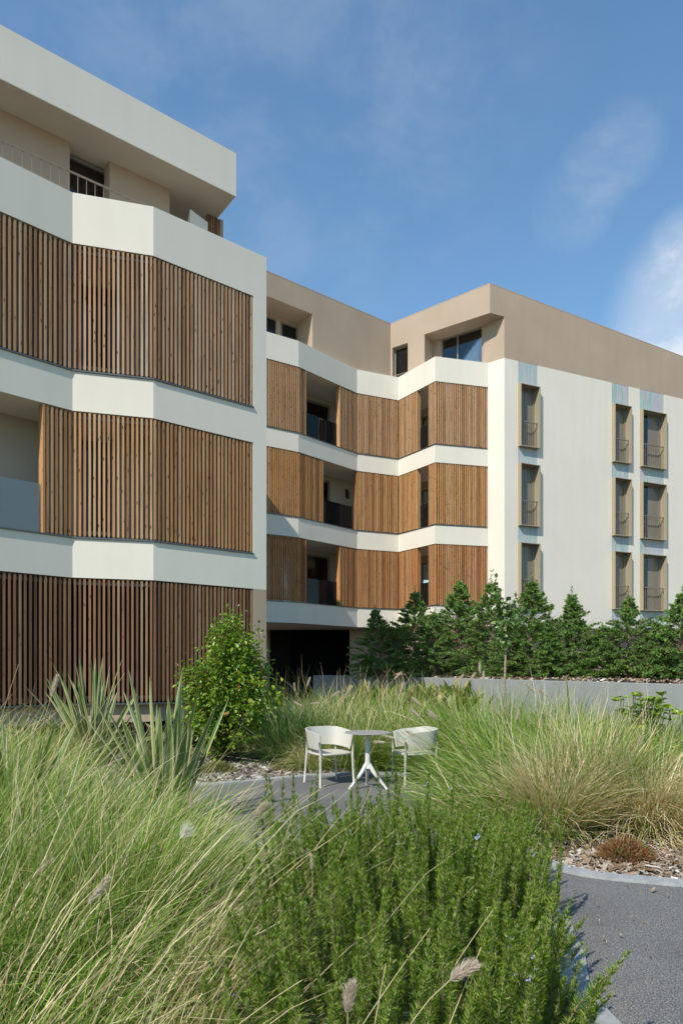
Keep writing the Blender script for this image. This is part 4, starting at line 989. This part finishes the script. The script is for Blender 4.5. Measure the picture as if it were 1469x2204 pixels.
# ---- young broadleaf tree
def young_tree():
    x, y, _ = at(1088, 1500, 13.0); r = np.random.default_rng(81)
    e = thing('young_tree', (x, y, 0), 'slender young tree with a bare pale trunk and a small round-leaved crown before the planter', 'tree')
    tr = MB(); P = [(x - .02, y, 0), (x + .0, y, .6), (x - .02, y + .02, 1.3), (x + .0, y, 2.0), (x - .03, y, 2.6), (x - .12, y, 3.1)]
    tr.tube(P, [.028, .025, .022, .018, .013, .005], 8)
    C = []; D = []
    for i in range(24):
        b = np.array((x + r.normal(0, .02), y, r.uniform(2.0, 2.75))); a = r.uniform(0, 2 * PI); ln = r.uniform(.2, .5); el = r.uniform(.5, 1.2)
        t = b + ln * np.array((math.cos(a) * math.cos(el), math.sin(a) * math.cos(el), math.sin(el))); tr.tube([b, (b + t) / 2 + np.array((0, 0, .03)), t], [.007, .005, .002], 5)
        m = 16; tt = r.uniform(.15, 1.05, m); C.append(b + (t - b) * tt[:, None] + r.normal(0, .05, (m, 3))); D.append(r.normal(0, 1, (m, 3)) + np.array((0, 0, -.4)))
    m = 30; tt = r.random(m); C.append(np.array((x - .03, y, 2.6)) + np.array((-.22, 0, .75)) * tt[:, None] + r.normal(0, .05, (m, 3))); D.append(r.normal(0, 1, (m, 3)) + np.array((0, 0, .3)))
    lf = MB(); leaves(lf, np.concatenate(C), np.concatenate(D), .115, r, .4, .75)
    tr.build('trunk', M['bark'], e, smooth=True); lf.build('crown', M['youngleaf'], e)
young_tree()
# ---- bronze striped plants behind, lime leaved plant, heather, mounds
def broad_plant(label, x, y, h, n, seed, mat, name='canna_plant', w=.05, ln=.45, sp=.3):
    r = np.random.default_rng(seed); e = thing(name, (x, y, 0), label, 'plant', 'bronze tipped plants before the planter')
    mb = MB(); st = MB(); k = 6; t = np.linspace(0, 1, k)
    for i in range(n):
        a = r.uniform(0, 2 * PI); sx = np.array((x + r.normal(0, sp), y + r.normal(0, sp * .6), 0)); hh = h * r.uniform(.5, 1.0)
        th = abs(r.normal(.1, .25)); hv = np.array((math.cos(a), math.sin(a)))
        if i % 3 == 0: st.tube([sx, sx + np.array((0, 0, hh * .8))], .008, 5)
        P = [sx + np.array((0, 0, hh * .55))]; l = ln * r.uniform(.7, 1.2)
        for j in range(1, k):
            q = th + t[j] ** 2 * .7; P.append(P[-1] + np.array((hv[0] * math.sin(q), hv[1] * math.sin(q), math.cos(q))) * l / (k - 1))
        W = w * r.uniform(.6, 1.1) * np.sin(np.clip(t * .92 + .08, 0, 1) * PI) ** .8
        V, Q = ribbons(np.array(P)[None], W[None], np.array(((-hv[1], hv[0], r.normal(0, .4)),))); mb.arr(V, Q)
    st.build('stem', M['mound'], e); mb.build('foliage', M[mat], e)
for (u, v, Y, lab, s) in ((797, 1448, 16, 'yellow green bronze tipped plant at the left end of the planter wall', 1), (905, 1446, 15.5, 'bronze tipped plant in the middle of three before the planter wall', 2), (985, 1444, 15, 'bronze tipped plant nearest the young tree before the planter wall', 3)):
    x, y, z = at(u, v, Y); broad_plant(lab, x, y, z * 1.12, 90, 90 + s, 'canna', sp=.26)
def lime_plant():
    x, y, z = at(1385, 1495, 10.0); r = np.random.default_rng(95)
    e = thing('broadleaf_plant', (x, y, 0), 'lime green plant with large lobed leaves below the planter wall at right', 'plant')
    lf = MB(); st = MB()
    for i in range(46):
        c = np.array((x + r.normal(0, .22), y + r.normal(0, .18), r.uniform(.7, 1.2))); a = r.uniform(0, 2 * PI)
        st.tube([(x + r.normal(0, .1), y, .0), (c[0], c[1], c[2] - .15), c], .006, 5)
        m = 7; an = a + np.linspace(-1.9, 1.9, m); D = np.c_[np.cos(an), np.sin(an), np.full(m, .1 + r.normal(0, .3))]
        leaves(lf, np.repeat(c[None], m, 0), D, .135, r, .3, .6)
    st.build('stem', M['mound'], e); lf.build('foliage', M['bigleaf'], e)
lime_plant()
def mound(name, label, x, y, rad, h, n, mat, seed, ln=.05):
    r = np.random.default_rng(seed); a = r.uniform(0, 2 * PI, n); q = np.sqrt(r.random(n)); 
    c = np.c_[x + rad * q * np.cos(a), y + rad * .8 * q * np.sin(a), h * np.sqrt(np.clip(1 - q ** 2, 0, 1)) * r.uniform(.3, 1, n)]
    d = norm_rows(np.c_[np.cos(a) * q, np.sin(a) * q, np.full(n, .8)] + r.normal(0, .4, (n, 3))); l = ln * r.uniform(.5, 1.3, n)
    V, Q = ribbons(np.stack([c, c + d * l[:, None] * .5, c + d * l[:, None]], 1), np.array([.002, .0032, .0008])[None].repeat(n, 0), norm_rows(np.cross(d, r.normal(0, 1, (n, 3)))))
    mb = MB(); mb.arr(V, Q); o = mb.build(name, M[mat], loc=(x, y, 0)); tag(o, label, 'ground cover plant'); return o
mound('heather_plant', 'low rusty brown heather on the wood chips beside the path', 2.34, 5.62, .21, .16, 2600, 'heath', 96, .06)
mound('heather_plant', 'small olive green mound plant on bark mulch left of the chairs', -1.85, 10.3, .26, .17, 2200, 'mound', 97)
mound('heather_plant', 'low brownish ground cover between the bark mulch and left chair', -.72, 10.55, .34, .13, 2000, 'mound', 98, .08)

# ================================================================== FURNITURE
def chair(label, x, y, face):
    """face: 2d direction the sitter looks"""
    f = nrm(face); s = np.array((f[1], -f[0]))        # s = sitter's right
    e = thing('garden_chair', (x, y, .012), label, 'chair', 'cream garden armchairs')
    z_0 = .012
    def W(a, b, z): p = np.array((x, y)) + s * a + f * b; return (p[0], p[1], z + z_0)
    # wrap-around back and arms
    mb = MB(); n = 37; V = []
    hw, hd = .268, .262
    for i in range(n):
        ph = R(-130 + 260 * i / (n - 1))              # 0 = straight back
        c, q = math.cos(ph), math.sin(ph); pw = .62
        a = hw * math.copysign(abs(q) ** pw, q); b = -hd * math.copysign(abs(c) ** pw, c)
        k = abs(ph) / R(130); top = .765 - .075 * k ** 2.2; bot = .515 - .035 * k; fl = .030
        lo = (a * .97, b * .97); hi = (a * (1 + fl / hw), b * (1 + fl / hd))
        t = .020
        ia, ib = 1 - t / hw, 1 - t / hd
        V += [W(lo[0], lo[1], bot), W(hi[0], hi[1], top), W(hi[0] * ia, hi[1] * ib, top), W(lo[0] * ia, lo[1] * ib, bot)]
    Fc = []
    for i in range(n - 1):
        for c in range(4): Fc.append((i * 4 + c, i * 4 + (c + 1) % 4, i * 4 + 4 + (c + 1) % 4, i * 4 + 4 + c))
    Fc += [(3, 2, 1, 0), (n * 4 - 4, n * 4 - 3, n * 4 - 2, n * 4 - 1)]
    mb.add(V, Fc); mb.build('backrest', M['chair'], e, bevel=.004)
    # seat: rounded square pan
    mb = MB(); V = []; m = 28; rings = [(.0, .428), (.5, .430), (.9, .440), (1.0, .444), (1.0, .418), (.9, .408), (0.0, .402)]
    for sc_, z in rings:
        for i in range(m):
            t = 2 * PI * i / m; a = .262 * math.copysign(abs(math.cos(t)) ** .55, math.cos(t)); b = .255 * math.copysign(abs(math.sin(t)) ** .55, math.sin(t))
            V.append(W(a * max(sc_, .02), b * max(sc_, .02) + .01, z))
    Fc = [(j * m + i, j * m + (i + 1) % m, (j + 1) * m + (i + 1) % m, (j + 1) * m + i) for j in range(len(rings) - 1) for i in range(m)]
    mb.add(V, Fc); mb.build('seat', M['chair'], e, smooth=True)
    for sa in (-1, 1):
        for sb in (-1, 1):
            mb = MB()
            topz = .60 if sb > 0 else .56
            pts = [W(sa * .255, sb * .235, 0), W(sa * .248, sb * .228, .25), W(sa * .243, sb * .222, .42), W(sa * .262, sb * (.228), topz)] if sb > 0 else \
                  [W(sa * .25, sb * .26, 0), W(sa * .236, sb * .24, .25), W(sa * .225, sb * .225, .42), W(sa * .225, sb * .238, topz)]
            mb.tube(pts, [.0125, .016, .020, .012], 10); mb.build('leg', M['chair'], e, smooth=True)
    return e
chair('cream plastic tub armchair left of the round table, open side toward the camera', -.17, 9.33, (.48, -.88))
chair('cream plastic tub armchair right of the round table, half hidden in grass', 1.0, 9.35, (-.96, -.26))
def table():
    x, y = .345, 8.99; z0 = .012
    e = thing('bistro_table', (x, y, z0), 'small round grey bistro table on a cream three-legged pedestal between the chairs', 'table')
    mb = MB(); m = 64; prof = [(0.001, .738), (.300, .738), (.307, .734), (.307, .729), (.300, .726), (.001, .726)]
    V = [(x + r_ * math.cos(2 * PI * i / m), y + r_ * math.sin(2 * PI * i / m), z + z0) for r_, z in prof for i in range(m)]
    mb.add(V, [(j * m + i, j * m + (i + 1) % m, (j + 1) * m + (i + 1) % m, (j + 1) * m + i) for j in range(len(prof) - 1) for i in range(m)])
    mb.build('tabletop', M['tabletop'], e)
    mb = MB(); mb.tube([(x, y, z0 + .695), (x, y, z0 + .7255)], .042, 20); mb.build('mounting_plate', M['blackcap'], e)
    mb = MB(); mb.tube([(x, y, z0 + z) for z in (.26, .33, .45, .60, .70)], [.040, .036, .032, .032, .032], 20); mb.build('column', M['tablebase'], e, smooth=True)
    for a in (-150, -30, 90):
        c, s = math.cos(R(a)), math.sin(R(a)); mb = MB()
        mb.tube([(x + c * q, y + s * q, z0 + z) for q, z in ((.0, .345), (.035, .295), (.085, .22), (.18, .115), (.265, .028), (.285, .003))], [.030, .030, .027, .022, .018, .016], 12)
        mb.build('leg', M['tablebase'], e, smooth=True)
table()

# ================================================================== CAMERA, LIGHT, SKY
cam = bpy.data.cameras.new('camera'); co = bpy.data.objects.new('camera', cam); col.objects.link(co)
cam.sensor_fit = 'HORIZONTAL'; cam.sensor_width = 36.0; cam.lens = 36.0 * F / 1469.0
cam.shift_y = (HV - 1102.0) / 1469.0; cam.clip_start = .05; cam.clip_end = 3000
co.location = (0, 0, CAMZ); co.rotation_euler = (R(90), 0, 0); sc.camera = co
LD = nrm((.178, .262, -.305))
sun = bpy.data.lights.new('sun', 'SUN'); so = bpy.data.objects.new('sun', sun); col.objects.link(so)
sun.energy = 5.0; sun.angle = R(.5); sun.color = (1.0, .94, .84)
so.rotation_euler = Vector(LD).to_track_quat('-Z', 'Y').to_euler(); so.location = (-10, -10, 30)
w = bpy.data.worlds.new('World'); sc.world = w; w.use_nodes = True; nt = w.node_tree; bg = nt.nodes['Background']
sky = N(nt, 'ShaderNodeTexSky'); sky.sky_type = 'NISHITA'; sky.sun_disc = False
el = math.asin(-LD[2]); sky.sun_elevation = el; sky.sun_rotation = math.atan2(-LD[0], -LD[1])
sky.air_density = 1.5; sky.dust_density = 0.0; sky.ozone_density = 5.0
tc = N(nt, 'ShaderNodeTexCoord')
def dirmask(u, v, inner, outer):
    d = nrm(((u - CX) / F, 1, (HV - v) / F))
    dot = N(nt, 'ShaderNodeVectorMath', operation='DOT_PRODUCT'); L(nt, tc.outputs['Generated'], dot.inputs[0]); dot.inputs[1].default_value = tuple(d)
    mr = N(nt, 'ShaderNodeMapRange'); mr.interpolation_type = 'SMOOTHSTEP'
    mr.inputs['From Min'].default_value = math.cos(outer); mr.inputs['From Max'].default_value = math.cos(inner)
    L(nt, dot.outputs['Value'], mr.inputs['Value']); return mr.outputs['Result']
def mth(op, a, b, c=None):
    n = N(nt, 'ShaderNodeMath', operation=op)
    for i, s in enumerate((a, b)):
        if isinstance(s, (int, float)): n.inputs[i].default_value = s
        else: L(nt, s, n.inputs[i])
    return n.outputs[0]
def cloudnoise(scale, lo, hi, det=8, rough=.6, stretch=(1, 1, 1.6), dist=.15):
    mp = N(nt, 'ShaderNodeMapping'); mp.inputs['Scale'].default_value = stretch; L(nt, tc.outputs['Generated'], mp.inputs['Vector'])
    n = N(nt, 'ShaderNodeTexNoise'); n.inputs['Scale'].default_value = scale; n.inputs['Detail'].default_value = det; n.inputs['Roughness'].default_value = rough; n.inputs['Distortion'].default_value = dist
    L(nt, mp.outputs[0], n.inputs['Vector'])
    mr = N(nt, 'ShaderNodeMapRange'); mr.interpolation_type = 'SMOOTHSTEP'; mr.inputs['From Min'].default_value = lo; mr.inputs['From Max'].default_value = hi
    L(nt, n.outputs['Fac'], mr.inputs['Value']); return mr.outputs['Result']
n1 = cloudnoise(5.5, .36, .56); n2 = cloudnoise(7.0, .36, .70); n3 = cloudnoise(2.6, .42, .75)
c1 = mth('MULTIPLY', mth('ADD', mth('MULTIPLY', n1, .58), .40), dirmask(1560, 690, .07, .145))
c2 = mth('MULTIPLY', mth('ADD', mth('MULTIPLY', n2, .18), .05), mth('MAXIMUM', mth('MAXIMUM', dirmask(1340, 315, .0, .05), dirmask(1280, 375, .0, .05)), mth('MULTIPLY', dirmask(1230, 450, .0, .055), .7)))
c3 = mth('MULTIPLY', n3, .02)
c4 = mth('MULTIPLY', mth('MULTIPLY', n2, .11), dirmask(620, 80, .05, .35))
tot = mth('MINIMUM', mth('ADD', mth('ADD', c1, c2), mth('ADD', c3, c4)), .95)
skc = mixc(nt, 1.0, sky.outputs['Color'], (.84, .98, 1.01), 'MULTIPLY')
mx = mixc(nt, tot, skc, (5.4, 5.7, 6.0)); L(nt, mx, bg.inputs['Color']); bg.inputs['Strength'].default_value = .15
sc.view_settings.view_transform = 'Standard'; sc.view_settings.look = 'None'; sc.view_settings.exposure = 0.09; sc.view_settings.gamma = 1.0
sc.render.engine = 'CYCLES'
